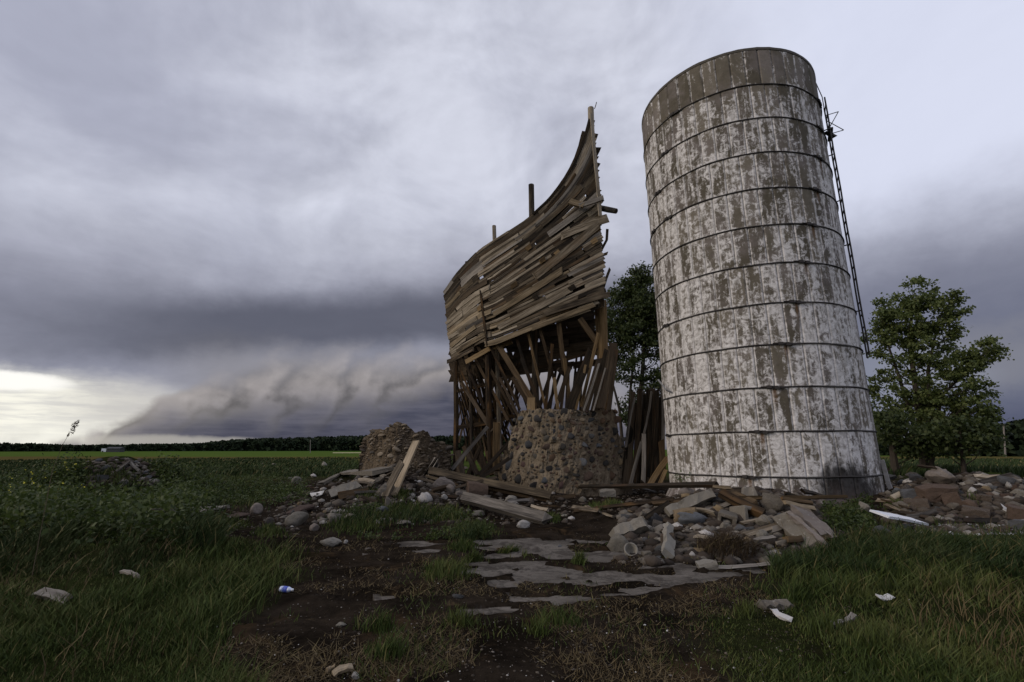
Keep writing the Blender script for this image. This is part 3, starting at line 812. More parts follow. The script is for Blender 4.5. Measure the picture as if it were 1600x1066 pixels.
def masonry(root, prof, dist, mort, stones, mat, big=(), smin=3.0, smax=8.5, flat=1.0, count=290, thick=.5, proud=.5, seed=3):
    """a broken stone wall: prof = (column, top row) outline, dist(px) = its distance; stones set in its face"""
    rr = random.Random(seed); x0, x1 = prof[0][0], prof[-1][0]; nx = int((x1 - x0) / 2.5); nz = 22
    def top(px):
        for (a, ya), (b, yb) in zip(prof, prof[1:]):
            if a <= px <= b: return ya + (yb - ya) * (px - a) / max(b - a, 1e-6)
        return prof[-1][1]
    mb = MB(); vs = []; fs = []; uv = []
    def P(i, j, back):
        px = x0 + (x1 - x0) * i / nx; d = dist(px)
        zt = at(px, top(px), d).z; zb = -.25; t = j / nz; z = zb + (zt - zb) * t
        az = math.radians(azel(px, 700)[0]); k = (fbm(np.array(px * .11), np.array(z * 4.0), 9.0, 4) - .5) * .26
        dd = d + float(k) + (thick if back else 0) * (1 if 0 < i < nx else .75)
        return Vector((dd * math.sin(az), dd * math.cos(az), z + (float(fbm(np.array(px * .25), np.array(j * 1.0), 5.0, 2)) - .5) * (.10 if j == nz else .0)))
    for b_ in (0, 1):
        for i in range(nx + 1):
            for j in range(nz + 1): vs.append(P(i, j, b_))
    S_ = (nx + 1) * (nz + 1); ix = lambda i, j, b_: b_ * S_ + i * (nz + 1) + j
    for i in range(nx):
        for j in range(nz):
            fs.append((ix(i, j, 0), ix(i + 1, j, 0), ix(i + 1, j + 1, 0), ix(i, j + 1, 0)))
            fs.append((ix(i, j, 1), ix(i, j + 1, 1), ix(i + 1, j + 1, 1), ix(i + 1, j, 1)))
        fs.append((ix(i, nz, 0), ix(i + 1, nz, 0), ix(i + 1, nz, 1), ix(i, nz, 1)))
    for j in range(nz):
        fs.append((ix(0, j, 0), ix(0, j + 1, 0), ix(0, j + 1, 1), ix(0, j, 1))); fs.append((ix(nx, j, 0), ix(nx, j, 1), ix(nx, j + 1, 1), ix(nx, j + 1, 0)))
    uv = [(0, 0)] * (4 * len(fs)); mb.add(vs, fs, uv); mb.build('mortar_core', M[mort], root)
    done = []; todo = list(big); tries = 0
    while len(done) < count and tries < 14000:
        tries += 1
        if todo: px, py, w, h, m_ = todo.pop(0)
        else:
            m_ = None; k = max(0.0, 1 - tries / 2600.0); px = rr.uniform(x0 + 2, x1 - 2); py = rr.uniform(top(px) + 1.5, stones[1])
            w = smin + (smax - smin) * (.15 + .85 * k) * rr.random() ** .7; h = w * rr.uniform(.55, .95) * flat
            if any(abs(px - q[0]) < (w + q[2]) * .47 and abs(py - q[1]) < (h + q[3]) * .49 for q in done): continue
        done.append((px, py, w, h))
        d = dist(px); kf = (fbm(np.array(px * .11), np.array(at(px, py, d).z * 4.0), 9.0, 4) - .5) * .26
        p = at(px, py, d + float(kf)); s = pxm(px, py, d)
        o = put('stone', stone_mesh('inset', rr.randrange(6), m_ or mat), root, p - root.location, (rr.uniform(-.35, .35), rr.uniform(-.6, .6), rr.uniform(-.4, .4) - math.radians(azel(px, py)[0])))
        o.scale = (w * s * .5, max(.03, min(w, h) * s * .5 * proud), h * s * .5)

# ------------------------------------------------------------------ stone foundation under the barn wall
def dfound(px): return 13.0 + 1.3 * ((px - 880) / 100.0) ** 2
fa = at(880, 760, 13.2); foundation = empty('stone_foundation', (fa.x, fa.y, 0), 'curved cobblestone and mortar foundation carrying the collapsed wooden wall', 'foundation wall')
masonry(foundation, [(774, 750), (780, 722), (786, 716), (790, 694), (797, 690), (800, 668), (806, 664), (809, 648), (816, 641), (860, 640), (930, 642), (962, 641), (966, 650), (966, 676), (974, 688), (978, 712), (983, 748), (985, 758)],
        dfound, 'mortar', (0, 762), 'wallstone',
        big=[(829, 695, 19, 15, 'darkstone'), (856, 698, 25, 11, 'redstone'), (890, 682, 17, 12, 'darkstone'), (922, 681, 15, 10, 'darkstone'), (815, 653, 17, 11, 'bluestone'), (955, 687, 14, 9, 'darkstone'),
             (923, 657, 15, 8, 'darkstone'), (878, 668, 11, 9, 'darkstone'), (832, 671, 21, 12, 'redstone'), (866, 675, 7, 12, 'darkstone'), (809, 673, 14, 10, 'redstone'), (911, 694, 20, 7, 'bluestone'), (933, 696, 17, 7, 'bluestone'),
             (796, 726, 22, 17, 'bluestone'), (886, 735, 15, 11, 'redstone'), (918, 744, 20, 16, 'redstone'), (852, 750, 16, 11, 'bluestone'), (910, 721, 17, 15, 'bluestone'), (960, 697, 16, 4, 'darkstone'), (862, 649, 12, 7, 'darkstone'),
             (895, 661, 15, 6, 'redstone'), (945, 722, 14, 12, 'wallstone'), (968, 722, 12, 14, 'ochrestone'), (952, 744, 22, 15, 'wallstone'), (936, 670, 16, 9, 'wallstone'), (904, 672, 9, 11, 'redstone'),
             (787, 712, 10, 8, 'palestone'), (790, 700, 12, 9, 'redstone'), (799, 669, 7, 8, 'palestone'), (804, 656, 6, 8, 'palestone'), (880, 716, 10, 8, 'redstone'), (846, 737, 10, 8, 'wallstone'), (929, 705, 10, 9, 'redstone'), (938, 708, 12, 10, 'redstone')],
        smin=3.4, smax=22.0, count=298, thick=.55, proud=.34, seed=5)

# ------------------------------------------------------------------ ruined field-stone wall on the left
def druin(px): return 15.0 - 0.9 * sstep(np.array(px), 560, 620) + .9 * sstep(np.array(px), 650, 705)
def druinf(px): return float(druin(px))
fa = at(635, 735, 14.4); ruin = empty('ruined_stone_wall', (fa.x, fa.y, 0), 'crumbling stump of rough fieldstone wall behind the two leaning planks', 'ruined wall')
masonry(ruin, [(562, 738), (565, 700), (567, 684), (575, 680), (579, 671), (600, 672), (604, 668), (609, 664), (619, 660), (630, 662), (640, 668), (648, 676), (655, 673), (667, 675), (672, 684), (682, 692), (692, 690), (704, 699), (707, 740)],
        druinf, 'ruinmortar', (0, 742), 'ruinstone', smin=4.5, smax=17, flat=.58, count=260, thick=.6, proud=1.0, seed=8)

# ------------------------------------------------------------------ collapsed wooden wall
ba = at(830, 745, 14.5); barn = empty('collapsed_barn_wall', (ba.x, ba.y, 0), 'twisted remnant of a weathered wooden barn wall rising to a peak beside the silo', 'barn ruin')
def interp(tab, t):
    for a, b in zip(tab, tab[1:]):
        if t <= b[0]:
            k = (t - a[0]) / (b[0] - a[0]); return tuple(a[i] + (b[i] - a[i]) * k for i in range(1, len(a)))
    return tab[-1][1:]
def smoothtab(tab, t):
    e = .03; a = [interp(tab, min(max(t + d, 0), 1)) for d in (-e, 0, e)]
    return tuple(sum(q[i] for q in a) / 3 for i in range(2))
TOPC = [(0, 692, 458), (.14, 716, 424), (.30, 750, 389), (.42, 790, 364), (.54, 830, 338), (.64, 858, 312), (.74, 882, 282), (.83, 900, 253), (.91, 913, 222), (1.0, 925, 176)]
BOTC = [(0, 704, 567), (.14, 732, 553), (.26, 760, 540), (.30, 768, 541), (.42, 797, 525), (.54, 828, 514), (.64, 854, 505), (.74, 880, 497), (.83, 903, 490), (.91, 924, 484), (1.0, 946, 477)]
def wdist(px):
    return 13.05 + 0.0000225 * (946 - px) ** 2 * 1.6 + (.9 * (762 - px) / 70 if px < 762 else 0)
MIDA, MIDB, VM = (763, 446), (939, 322), .62
def WS(u, v, out=0.0):
    a = smoothtab(BOTC, u) if not .22 < u < .34 else interp(BOTC, u); b = smoothtab(TOPC, u)
    if u > .27:
        q = (u - .27) / .73; a = (765 + 181 * q, 541 - 64 * q); m = (MIDA[0] + (MIDB[0] - MIDA[0]) * q, MIDA[1] + (MIDB[1] - MIDA[1]) * q)
        if v < VM: k = v / VM; px, py = a[0] + (m[0] - a[0]) * k, a[1] + (m[1] - a[1]) * k
        else: k = (v - VM) / (1 - VM); px, py = m[0] + (b[0] - m[0]) * k, m[1] + (b[1] - m[1]) * k
    else: px, py = a[0] + (b[0] - a[0]) * v, a[1] + (b[1] - a[1]) * v
    return at(px, py, wdist(px) - out)
def gapm(u, v, N): 
    u = min(max(u, 0), 1); return (WS(u, v + .5 / N) - WS(u, v - .5 / N)).length
def barn_board(name, u0, u1, v0, v1, wpx0, wpx1, out, mat, thk=.028, rag=.35, n=None, skew=0.0, wN=0):
    n = n or (3 if u0 > .27 and abs(u1 - u0) < .24 and v0 < .7 else max(3, int(abs(u1 - u0) * 18) + 2)); pts = []; wid = []
    for i in range(n):
        t = i / (n - 1); u = u0 + (u1 - u0) * t; v = v0 + (v1 - v0) * t + skew * math.sin(t * math.pi)
        p = WS(max(0, min(1, u)), v, out)
        if u > 1: p = p + Vector((1, .05, .12)) * (u - 1) * 4.0
        if u < 0: p = p + Vector((-1, .2, -.25)) * (-u) * 3.0
        pts.append(p); k_ = wpx0 + (wpx1 - wpx0) * t; wid.append(gapm(u, v, wN) * k_ if wN else k_ * pxm(830, 450, 13.8))
    mb = MB(); mb.sweep(pts, wid, thk, Vector((0, -1, .0)) if u0 > .27 else Vector((-.45, -1, 0)), rag)
    return mb.build(name, M[mat], barn)
def hgt_px(u):
    a, b = interp(BOTC, min(max(u, 0), 1)), interp(TOPC, min(max(u, 0), 1)); return math.hypot(a[0] - b[0], a[1] - b[1]) * .93
# main face, right of the fold
NM = 38
for i in range(NM):
    v = (i + .5) / NM; u = .262 + R.uniform(-.012, .012); end = 1.0 + (R.uniform(-.010, .010) if v < .60 else R.uniform(-.006, .0))
    if i < 1: end = .90
    elif i < 3: end = .93 + .03 * i
    while u < end - .02:
        L = R.choice((.12, .16, .2, .28, .36)) * R.uniform(.8, 1.2); e = min(u + L, end)
        if end - e < .08: e = end
        hole = (abs((u + e) / 2 - .44) < .05 and .70 < v < .74) or R.random() < .035
        if not hole:
            k = R.uniform(.86, .99) if R.random() < .88 else .7
            dv = R.uniform(-.003, .003)
            mat = R.choices(('board', 'greywood', 'oldboard', 'pale', 'strut'), (74, 9, 8, 2 if v > .25 else 12, 5))[0]
            barn_board('board', u, e, v + dv, v + dv + R.uniform(-.005, .005), k, k, R.uniform(0, .035), mat, .028, .3, wN=NM)
        u = e + R.uniform(.001, .006)
# bright long battens along the lower edge
barn_board('batten', .262, .62, .015, .035, 8, 8, .07, 'pale', .03, .5); barn_board('batten', .55, .93, .025, .03, 8, 7, .075, 'pale', .03, .8)
barn_board('batten', .62, 1.03, .10, .062, 8, 8, .085, 'board', .03, .4)
barn_board('batten', .56, .985, .43, .52, 12, 12, .08, 'board', .03, .5); barn_board('batten', .75, 1.015, .60, .535, 10, 14, .09, 'board', .03, .6)
barn_board('batten', .30, .74, .30, .36, 8, 10, .07, 'pale', .03, .3); barn_board('batten', .33, .80, .15, .20, 9, 10, .07, 'board', .03, .3)
barn_board('batten', .66, .96, .69, .66, 9, 9, .09, 'greywood', .03, .3); barn_board('batten', .60, .88, .83, .80, 8, 8, .07, 'board', .03, .3)
# left facet
NL = 19
for i in range(NL):
    v = (i + .5) / NL; u = R.uniform(-.012, .006); end = .272 + R.uniform(-.012, .012)
    if i == 0: u = -.05; end = .17
    while u < end - .02:
        L = R.choice((.09, .14, .2, .3)); e = min(u + L, end)
        if end - e < .04: e = end
        if R.random() > .03:
            mat = R.choices(('board', 'greywood', 'oldboard', 'pale', 'strut'), (66, 6, 14, 9, 5))[0]
            barn_board('board', u, e, v + R.uniform(-.008, .008), v + R.uniform(-.012, .012), R.uniform(.82, 1.04), .93, R.uniform(0, .06), mat, .028, .4, wN=NL)
        u = e + R.uniform(.001, .006)
barn_board('batten', .06, .262, .10, .12, 8, 8, .08, 'pale', .03, .6); barn_board('batten', .02, .20, .22, .26, 7, 7, .08, 'pale', .03, .6)
# added dark boards behind the face so its holes look dark, with studs
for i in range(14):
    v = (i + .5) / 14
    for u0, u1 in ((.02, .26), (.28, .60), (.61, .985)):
        if R.random() < .78: barn_board('hole_darkening_board', u0 + R.uniform(0, .02), u1 - R.uniform(0, .04), v + R.uniform(-.01, .01), v + R.uniform(-.01, .01), .90, .90, -.10, 'oldboard', .02, .2, n=8, wN=14)
for u in (.03, .11, .19, .272, .35, .43, .51, .59, .67, .75, .84, .92, .98):
    mb = MB(); n = 6; mb.sweep([WS(u, .0 + .985 * t / (n - 1), -.20) for t in range(n)], .10, .06, Vector((0, -1, 0)), .1); mb.build('stud', M['strut'], barn)
mb = MB(); mb.sweep([WS(.266, t, .075) for t in (.0, .2, .34, .48, .60)], [.05, .07, .06, .06, .03], .04, Vector((-.2, -1, 0)), .4); mb.build('corner_board', M['strut'], barn)
mb = MB(); mb.sweep([WS(.55 + .45 * t, 1.0 - .004 * t, .06) for t in (0, .2, .4, .6, .8, .97)], .06, .05, Vector((0, -1, 0)), .1); mb.build('edge_trim', M['oldboard'], barn)
# small patches nailed on
for u, v, m_, w in ((.415, .46, 'raw', .035), (.60, .52, 'raw', .03), (.385, .36, 'oldboard', .03), (.70, .50, 'raw', .025), (.93, .43, 'raw', .035), (.55, .26, 'oldboard', .025), (.78, .20, 'oldboard', .03), (.235, .42, 'raw', .02), (.52, .71, 'raw', .02)):
    barn_board('patch', u, u + w, v, v + .004, 7, 8, .085, m_, .02, .3)
def bt(name, pts, w, mat, thk=None, rnd=False, rag=.15, nrm=Vector((0, -1, 0))):
    """a timber through photo points (column, row, distance), w in photo pixels"""
    P = [at(*p) for p in pts]; s = pxm(pts[0][0], pts[0][1], pts[0][2]); mb = MB()
    if len(P) == 2: P = wobble(P[0], P[1], 4, .012)
    if rnd: mb.tube(P, [w * s / 2 * R.uniform(.93, 1.07) for _ in P], 9)
    else: mb.sweep(P, w * s, thk if thk else max(.03, w * s * .55), nrm, rag)
    return mb.build(name, M[mat], barn)
def gz(px, py, d):  # foot of a post on the ground under the same line
    return (px, py, d)
# poles
bt('pole', [(923, 169, 13.45), (925, 250, 13.45), (929, 380, 13.45), (940, 480, 13.45)], 10, 'board', rnd=True)
bt('pole', [(940, 470, 13.7), (943, 560, 13.9), (945, 700, 14.4)], 15, 'raw', rnd=True)
bt('pole', [(932, 480, 13.7), (936, 560, 13.9), (942, 690, 14.4)], 6, 'raw')
bt('pole', [(830, 289, 14.4), (832, 420, 14.4), (838, 640, 14.4), (842, 720, 14.4)], 8.5, 'board', rnd=True)
bt('pole', [(772, 353, 14.8), (774, 420, 14.8), (778, 600, 14.8), (782, 735, 14.8)], 6.5, 'board', rnd=True)
bt('pole', [(729, 409, 15.4), (731, 470, 15.4), (735, 600, 15.4), (738, 745, 15.4)], 5, 'board', rnd=True)
bt('pole', [(712, 566, 15.7), (713, 650, 15.7), (711, 748, 15.7)], 7.5, 'strut', rnd=True)
bt('pole', [(763, 545, 14.6), (764, 640, 14.6), (768, 735, 14.6)], 10, 'strut', rnd=True)
bt('pole', [(776, 660, 14.2), (775, 735, 14.2)], 11, 'raw')
bt('nail_wire', [(929, 170, 13.4), (932, 160, 13.4)], 1.2, 'strut')
bt('log_stub', [(925, 322, 13.4), (963, 330, 13.0)], 8.5, 'greywood', rnd=True)
bt('bracket_board', [(890, 315, 12.85), (912, 321, 12.8)], 9, 'pale'); bt('bracket_board', [(905, 322, 12.8), (943, 309, 12.8)], 7, 'greywood')
for a in ([(939, 392, 13.2), (948, 375, 13.2), (949, 358, 13.2)], [(941, 455, 13.2), (947, 436, 13.2), (953, 420, 13.2)], [(925, 348, 13.1), (946, 343, 13.1)], [(928, 404, 13.1), (949, 396, 13.1)]):
    bt('splinter', a, 4, 'oldboard', rag=.6)
# rails
bt('rail', [(714, 612, 15.6), (770, 598, 15.2), (830, 577, 14.8), (880, 563, 14.4), (933, 547, 13.9)], 5, 'strut')
bt('rail', [(716, 668, 15.6), (755, 662, 15.3), (805, 650, 14.9)], 6, 'strut')
bt('rail', [(728, 566, 15.0), (765, 545, 14.4), (800, 534, 14.2)], 7, 'raw')
# struts in front: steep braces that fan out from the hanging wall
ST = [((707, 576), (769, 674), 8, 'oldboard'), ((713, 560), (745, 640), 4, 'strut'), ((722, 556), (757, 640), 5, 'strut'), ((730, 539), (794, 657), 6, 'strut'), ((744, 537), (803, 646), 6.5, 'strut'),
      ((766, 541), (812, 640), 6, 'strut'), ((777, 537), (833, 628), 12, 'strut'), ((806, 525), (834, 615), 6.5, 'oldboard'), ((825, 520), (853, 640), 5.5, 'raw'), ((843, 512), (868, 600), 6.5, 'strut'),
      ((863, 537), (852, 640), 7, 'strut'), ((873, 505), (884, 590), 10, 'strut'), ((882, 560), (890, 622), 8, 'raw'), ((866, 590), (872, 640), 7, 'raw'), ((906, 498), (932, 534), 12, 'strut'), ((935, 520), (908, 636), 7, 'raw'),
      ((915, 570), (900, 640), 5, 'raw'), ((890, 575), (868, 640), 9, 'oldboard'), ((872, 577), (886, 588), 8, 'oldboard'), ((800, 590), (832, 640), 9, 'strut'), ((815, 560), (845, 640), 8, 'oldboard'), ((780, 590), (812, 655), 6, 'oldboard')]
for (a, b, w, m_) in ST:
    bt('strut', [(a[0], a[1], wdist(a[0]) + .12), (b[0], b[1], wdist(b[0]) + .35)], w * .70, m_, rag=.1)
for a, b, w in (((924, 548), (888, 642), 13), ((938, 560), (914, 642), 11), ((950, 552), (930, 642), 14), ((958, 540), (938, 642), 12), ((963, 545), (951, 642), 7), ((903, 580), (893, 642), 5), ((930, 545), (905, 600), 8)):
    bt('leaning_board', [(a[0], a[1], 13.35), (b[0], b[1], 13.2)], w, 'oldboard', .03, rag=.5)
bt('leaning_board', [(936, 568, 13.25), (912, 642, 13.1)], 3, 'greywood', .03); bt('leaning_board', [(946, 575, 13.25), (927, 642, 13.1)], 2.2, 'greywood', .03)
bt('edge_board', [(924, 178, 12.95), (929, 240, 12.9), (935, 300, 12.85), (938, 338, 12.85)], 6, 'board', .03, rag=.4, nrm=Vector((.6, -1, 0)))
bt('stub_post', [(830, 622, 13.5), (830, 645, 13.5)], 12, 'raw')
bt('strut', [(762, 667, 14.0), (706, 734, 13.6)], 5.5, 'greywood'); bt('strut', [(796, 690, 14.0), (748, 742, 13.7)], 6, 'oldboard'); bt('strut', [(796, 716, 13.2), (752, 746, 12.9)], 6, 'oldboard')
# lattice of fallen laths further back, left
for i in range(105):
    x = R.uniform(713, 815); y0 = R.uniform(565, 630); y1 = y0 + R.uniform(70, 130); sgn = R.choice((-1, 1, 1)); dx = R.uniform(14, 52) * sgn
    if not 708 < x + dx < 832: dx = -dx
    y1 = min(y1, 742)
    bt('lath', [(x, y0, R.uniform(15.2, 17.0)), (x + dx, y1, R.uniform(15.2, 17.0))], R.uniform(1.5, 3.0), R.choice(('strut', 'strut', 'strut', 'oldboard')))
for i in range(16):
    x = R.uniform(712, 800); bt('lath', [(x, R.uniform(690, 715), 15.0), (x + R.uniform(-25, 25), 742, 14.6)], R.uniform(3, 9), R.choice(('strut', 'oldboard', 'oldboard')))
for i in range(12):
    x = R.uniform(835, 925); bt('lath', [(x, R.uniform(545, 580), 15.5), (x - R.uniform(0, 34), 652, 15.0)], R.uniform(2.5, 6), R.choice(('strut', 'oldboard', 'oldboard')))
# inner far side of the wall, dark planks with chinks
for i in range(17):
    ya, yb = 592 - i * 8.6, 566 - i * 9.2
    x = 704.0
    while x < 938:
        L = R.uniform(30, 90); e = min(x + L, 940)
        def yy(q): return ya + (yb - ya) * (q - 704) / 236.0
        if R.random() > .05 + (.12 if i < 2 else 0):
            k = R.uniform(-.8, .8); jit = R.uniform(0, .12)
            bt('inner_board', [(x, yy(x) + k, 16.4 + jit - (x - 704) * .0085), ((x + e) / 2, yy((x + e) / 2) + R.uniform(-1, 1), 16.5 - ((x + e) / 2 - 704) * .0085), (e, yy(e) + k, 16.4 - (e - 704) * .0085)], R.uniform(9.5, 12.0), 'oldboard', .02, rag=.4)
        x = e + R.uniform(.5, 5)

# stack of long boards leaning between foundation and silo
la = at(1005, 750, 13.9); lean = empty('leaning_board_stack', (la.x, la.y, 0), 'dark stack of long boards leaning between the stone foundation and the silo', 'board stack')
def lb(a, b, w, m_, d0=14.3, d1=13.8):
    mb = MB(); s = pxm(a[0], a[1], 14); mb.sweep(wobble(at(a[0], a[1], d0), at(b[0], b[1], d1), 4, .04), w * s, .03, Vector((R.uniform(-.3, .3), -1, 0)), .5); mb.build('board', M[m_], lean)
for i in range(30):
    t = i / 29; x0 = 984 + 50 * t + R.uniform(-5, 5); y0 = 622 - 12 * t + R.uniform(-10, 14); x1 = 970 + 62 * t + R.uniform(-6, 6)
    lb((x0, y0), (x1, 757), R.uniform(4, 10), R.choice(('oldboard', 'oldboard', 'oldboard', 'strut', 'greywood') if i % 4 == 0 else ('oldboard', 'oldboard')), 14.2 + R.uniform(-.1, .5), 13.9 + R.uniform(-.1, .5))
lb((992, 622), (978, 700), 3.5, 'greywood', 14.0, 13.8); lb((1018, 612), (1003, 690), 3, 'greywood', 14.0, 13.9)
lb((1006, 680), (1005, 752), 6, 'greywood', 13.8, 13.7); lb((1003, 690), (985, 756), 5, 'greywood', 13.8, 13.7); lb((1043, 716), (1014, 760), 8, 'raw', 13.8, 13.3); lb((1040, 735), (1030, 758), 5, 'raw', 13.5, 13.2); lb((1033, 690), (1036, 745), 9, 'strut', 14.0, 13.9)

# ------------------------------------------------------------------ loose stones, blocks and boards
def rock(label, px, py, w, h, kind='cobble', mat='palestone', name='stone', cat='stone', group=None, rot=None, dz=0.0, rnd=R):
    p, d = hit(px, py + h * .36); d += pxm(px, py, d) * w * .18
    c = at(px, py, d); s = pxm(px, py, d)
    o = put(name, stone_mesh(kind, rnd.randrange(6), mat), None, c + Vector((0, 0, dz)), rot or (rnd.uniform(-.25, .25), rnd.uniform(-.25, .25) , rnd.uniform(-.5, .5) - math.radians(azel(px, py)[0])))
    o.scale = (w * s * .5, (w * .45 + h * .4) * s * .5, h * s * .56)
    return tag(o, label, cat, group)
def up(px, py, lift=0.0): return hit(px, py, lift)[0]
def timber(label, a, b, w, mat='board', name='board', cat='board', thk=.035, nrm=(0, -1, .35), rag=.4, group=None, n=5, bend=.015, extra=None):
    A, B = up(*a), up(*b); s = pxm(a[0], a[1], math.hypot(A.x, A.y)); st_ = mat in ('palestone', 'rubble', 'pinkstone', 'field', 'darkstone', 'redstone'); mb = MB(.016 if st_ else .004); n = 8 if st_ else n + 2
    mb.sweep(wobble(A, B, n, bend), w * s, thk, Vector(nrm), rag)
    o = mb.build(name, M[mat], None, (A + B) / 2); tag(o, label, cat, group); return o

M['slabstone'] = M['rubble']
BIG = [
 ('pale rounded boulder, the largest at the left edge of the rubble', 464, 813, 38, 24, 'cobble', 'palestone'),
 ('small pinkish stone touching the right end of the pale rounded boulder', 491, 825, 16, 13, 'cobble', 'pinkstone'),
 ('upright pinkish grey stone at the far left edge of the rubble', 401, 796, 21, 19, 'cobble', 'pinkstone'),
 ('squat brown stone between the upright pinkish stone and pale boulder', 421, 815, 15, 14, 'cobble', 'field'),
 ('long low reddish slab lying left of the rubble on dark soil', 372, 806, 42, 9, 'flat', 'redstone'),
 ('pale angular stone alone on dark soil below the rubble', 519, 847, 36, 17, 'chip', 'palestone'),
 ('tiny white pebble beside the pale angular stone on soil', 540, 847, 8, 7, 'cobble', 'whitestone'),
 ('pale upright stone standing in grass left of the stone wall stump', 507, 727, 9, 11, 'chip', 'palestone'),
 ('pale lump half buried by the grass tuft, left one of two', 524, 808, 24, 15, 'chip', 'palestone'),
 ('pale speckled lump at the left tip of the grass tuft', 548, 810, 22, 14, 'cobble', 'palestone'),
 ('large grey angular boulder left of the two leaning planks', 603, 766, 34, 27, 'chip', 'field'),
 ('whitish grey boulder right of the leaning planks', 664, 779, 26, 20, 'cobble', 'whitestone'),
 ('smooth blue-grey stone below the feet of the leaning planks', 598, 798, 22, 13, 'cobble', 'bluestone'),
 ('tan stone slab end just under the leaning planks', 606, 786, 14, 22, 'chip', 'field'),
 ('grey rounded stone high on the left slope of the rubble', 463, 751, 17, 13, 'cobble', 'palestone'),
 ('small white stone above the grey rounded one on left slope', 490, 744, 11, 7, 'chip', 'whitestone'),
 ('long brown flat stone behind the pale rounded boulder', 469, 797, 48, 13, 'flat', 'redstone'),
 ('pale stone right of the brown beam in the mid rubble', 797, 782, 24, 14, 'cobble', 'palestone'),
 ('lilac grey stone in front of the dark fallen beam', 818, 820, 24, 14, 'cobble', 'whitestone'),
 ('pale flat stone among grass in the middle foreground', 628, 817, 20, 8, 'flat', 'palestone'),
 ('pale flat stone left of the fallen beam end', 748, 802, 26, 9, 'flat', 'palestone'),
 ('brown squared block under the long pale fallen beam', 745, 768, 32, 24, 'block', 'redstone'),
 ('sandy sloping slab behind the small stones, mid rubble', 692, 756, 44, 22, 'chip', 'pinkstone'),
 ('round ochre stone right of the whitish grey boulder', 703, 765, 19, 15, 'cobble', 'pinkstone'),
 ('small cream stone in front of the sandy sloping slab', 694, 777, 11, 9, 'cobble', 'whitestone'),
 ('grey cobble between cream stone and whitish boulder', 717, 772, 14, 10, 'cobble', 'pinkstone'),
 ('pale stone near the dark gap in the left rubble', 513, 789, 14, 9, 'chip', 'palestone'),
 ('round pale boulder at the front left of the silo heap', 967, 853, 38, 36, 'cobble', 'palestone'),
 ('dark slate cobble behind the concrete kerb piece', 1021, 813, 27, 22, 'cobble', 'darkstone'),
 ('big blue-grey stone in the middle of the silo heap', 1085, 813, 56, 24, 'cobble', 'bluestone'),
 ('tan rough block wrapped behind the big blue-grey stone', 1072, 809, 36, 24, 'block', 'ochrestone'),
 ('yellowish stone above the big blue-grey stone', 1122, 796, 20, 14, 'cobble', 'ochrestone'),
 ('black angular stone at the top of the silo heap', 1118, 783, 44, 20, 'chip', 'darkstone'),
 ('pale stone at the crest of the heap against the silo', 1075, 770, 30, 14, 'cobble', 'pinkstone'),
 ('large grey pyramid-shaped block on the right of the heap', 1209, 788, 42, 34, 'chip', 'rubble'),
 ('cream angular stone at the front foot of the silo heap', 1105, 884, 30, 13, 'block', 'palestone'),
 ('ochre block above the cream angular stone', 1091, 863, 22, 15, 'chip', 'ochrestone'),
 ('small cream stone left of the ochre block', 1082, 868, 11, 11, 'chip', 'whitestone'),
 ('pale upright piece leaning near the dry grass clump', 1192, 838, 18, 24, 'chip', 'palestone'),
 ('tan stone between dry grass and upright piece', 1168, 845, 22, 14, 'chip', 'ochrestone'),
 ('tan irregular stone under the grey pyramid block', 1195, 817, 28, 22, 'chip', 'rubble'),
 ('flat grey chip lying left of ochre block', 1062, 862, 24, 9, 'flat', 'rubble'),
 ('squared pale block left of silo heap on rubble', 949, 772, 25, 12, 'block', 'palestone'),
 ('small round stone below the squared pale block', 910, 781, 13, 9, 'cobble', 'palestone'),
 ('big pinkish boulder crowning the right hand heap', 1470, 746, 44, 30, 'chip', 'pinkstone'),
 ('large rust-red block under the pinkish boulder', 1462, 773, 46, 28, 'block', 'redstone'),
 ('orange-red block right of the large rust-red block', 1486, 781, 24, 20, 'block', 'redstone'),
 ('flat ochre stone left of the pinkish boulder', 1421, 761, 24, 9, 'flat', 'ochrestone'),
 ('dark squared block below the flat ochre stone', 1424, 774, 28, 18, 'block', 'darkstone'),
 ('brown wedge stone behind the white panel', 1434, 788, 32, 15, 'block', 'field'),
 ('squat tan block in the front of the right heap', 1525, 803, 34, 17, 'block', 'field'),
 ('white stone on the crest far right of the pinkish boulder', 1532, 761, 22, 11, 'cobble', 'whitestone'),
 ('orange stone tucked beside the white crest stone', 1544, 765, 17, 10, 'cobble', 'ochrestone'),
 ('small white upright stone at the far right crest', 1577, 760, 9, 13, 'chip', 'whitestone'),
 ('pale rubble lump at the right picture edge', 1592, 770, 26, 12, 'chip', 'palestone'),
 ('brown block at the lower right end of the heap', 1594, 806, 30, 24, 'block', 'redstone'),
 ('small brick-coloured stone in front of the rust-red block', 1482, 806, 13, 7, 'chip', 'redstone'),
 ('pale stained lump leaning on the silo base at right', 1349, 797, 20, 26, 'chip', 'palestone'),
 ('grey stone just right of the silo foot', 1401, 768, 14, 11, 'cobble', 'bluestone'),
 ('dark ringed stone at the top left of the right heap', 1428, 744, 24, 12, 'chip', 'field'),
 ('low dark chunk under the white panel', 1408, 826, 40, 16, 'chip', 'darkstone'),
 ('brown earth-stained block left of the white panel', 1376, 832, 34, 22, 'chip', 'field'),
 ('dark mossy block under the pale slab in the left grass', 252, 812, 44, 26, 'block', 'darkstone'),
 ('large dark green-grey block in the left weeds', 203, 822, 52, 26, 'chip', 'darkstone'),
 ('pale pointed stone in the foreground litter near the wood chips', 533, 977, 17, 9, 'chip', 'palestone'),
 ('dark lump in the foreground soil below the floor slab', 716, 932, 20, 8, 'chip', 'darkstone'),
]
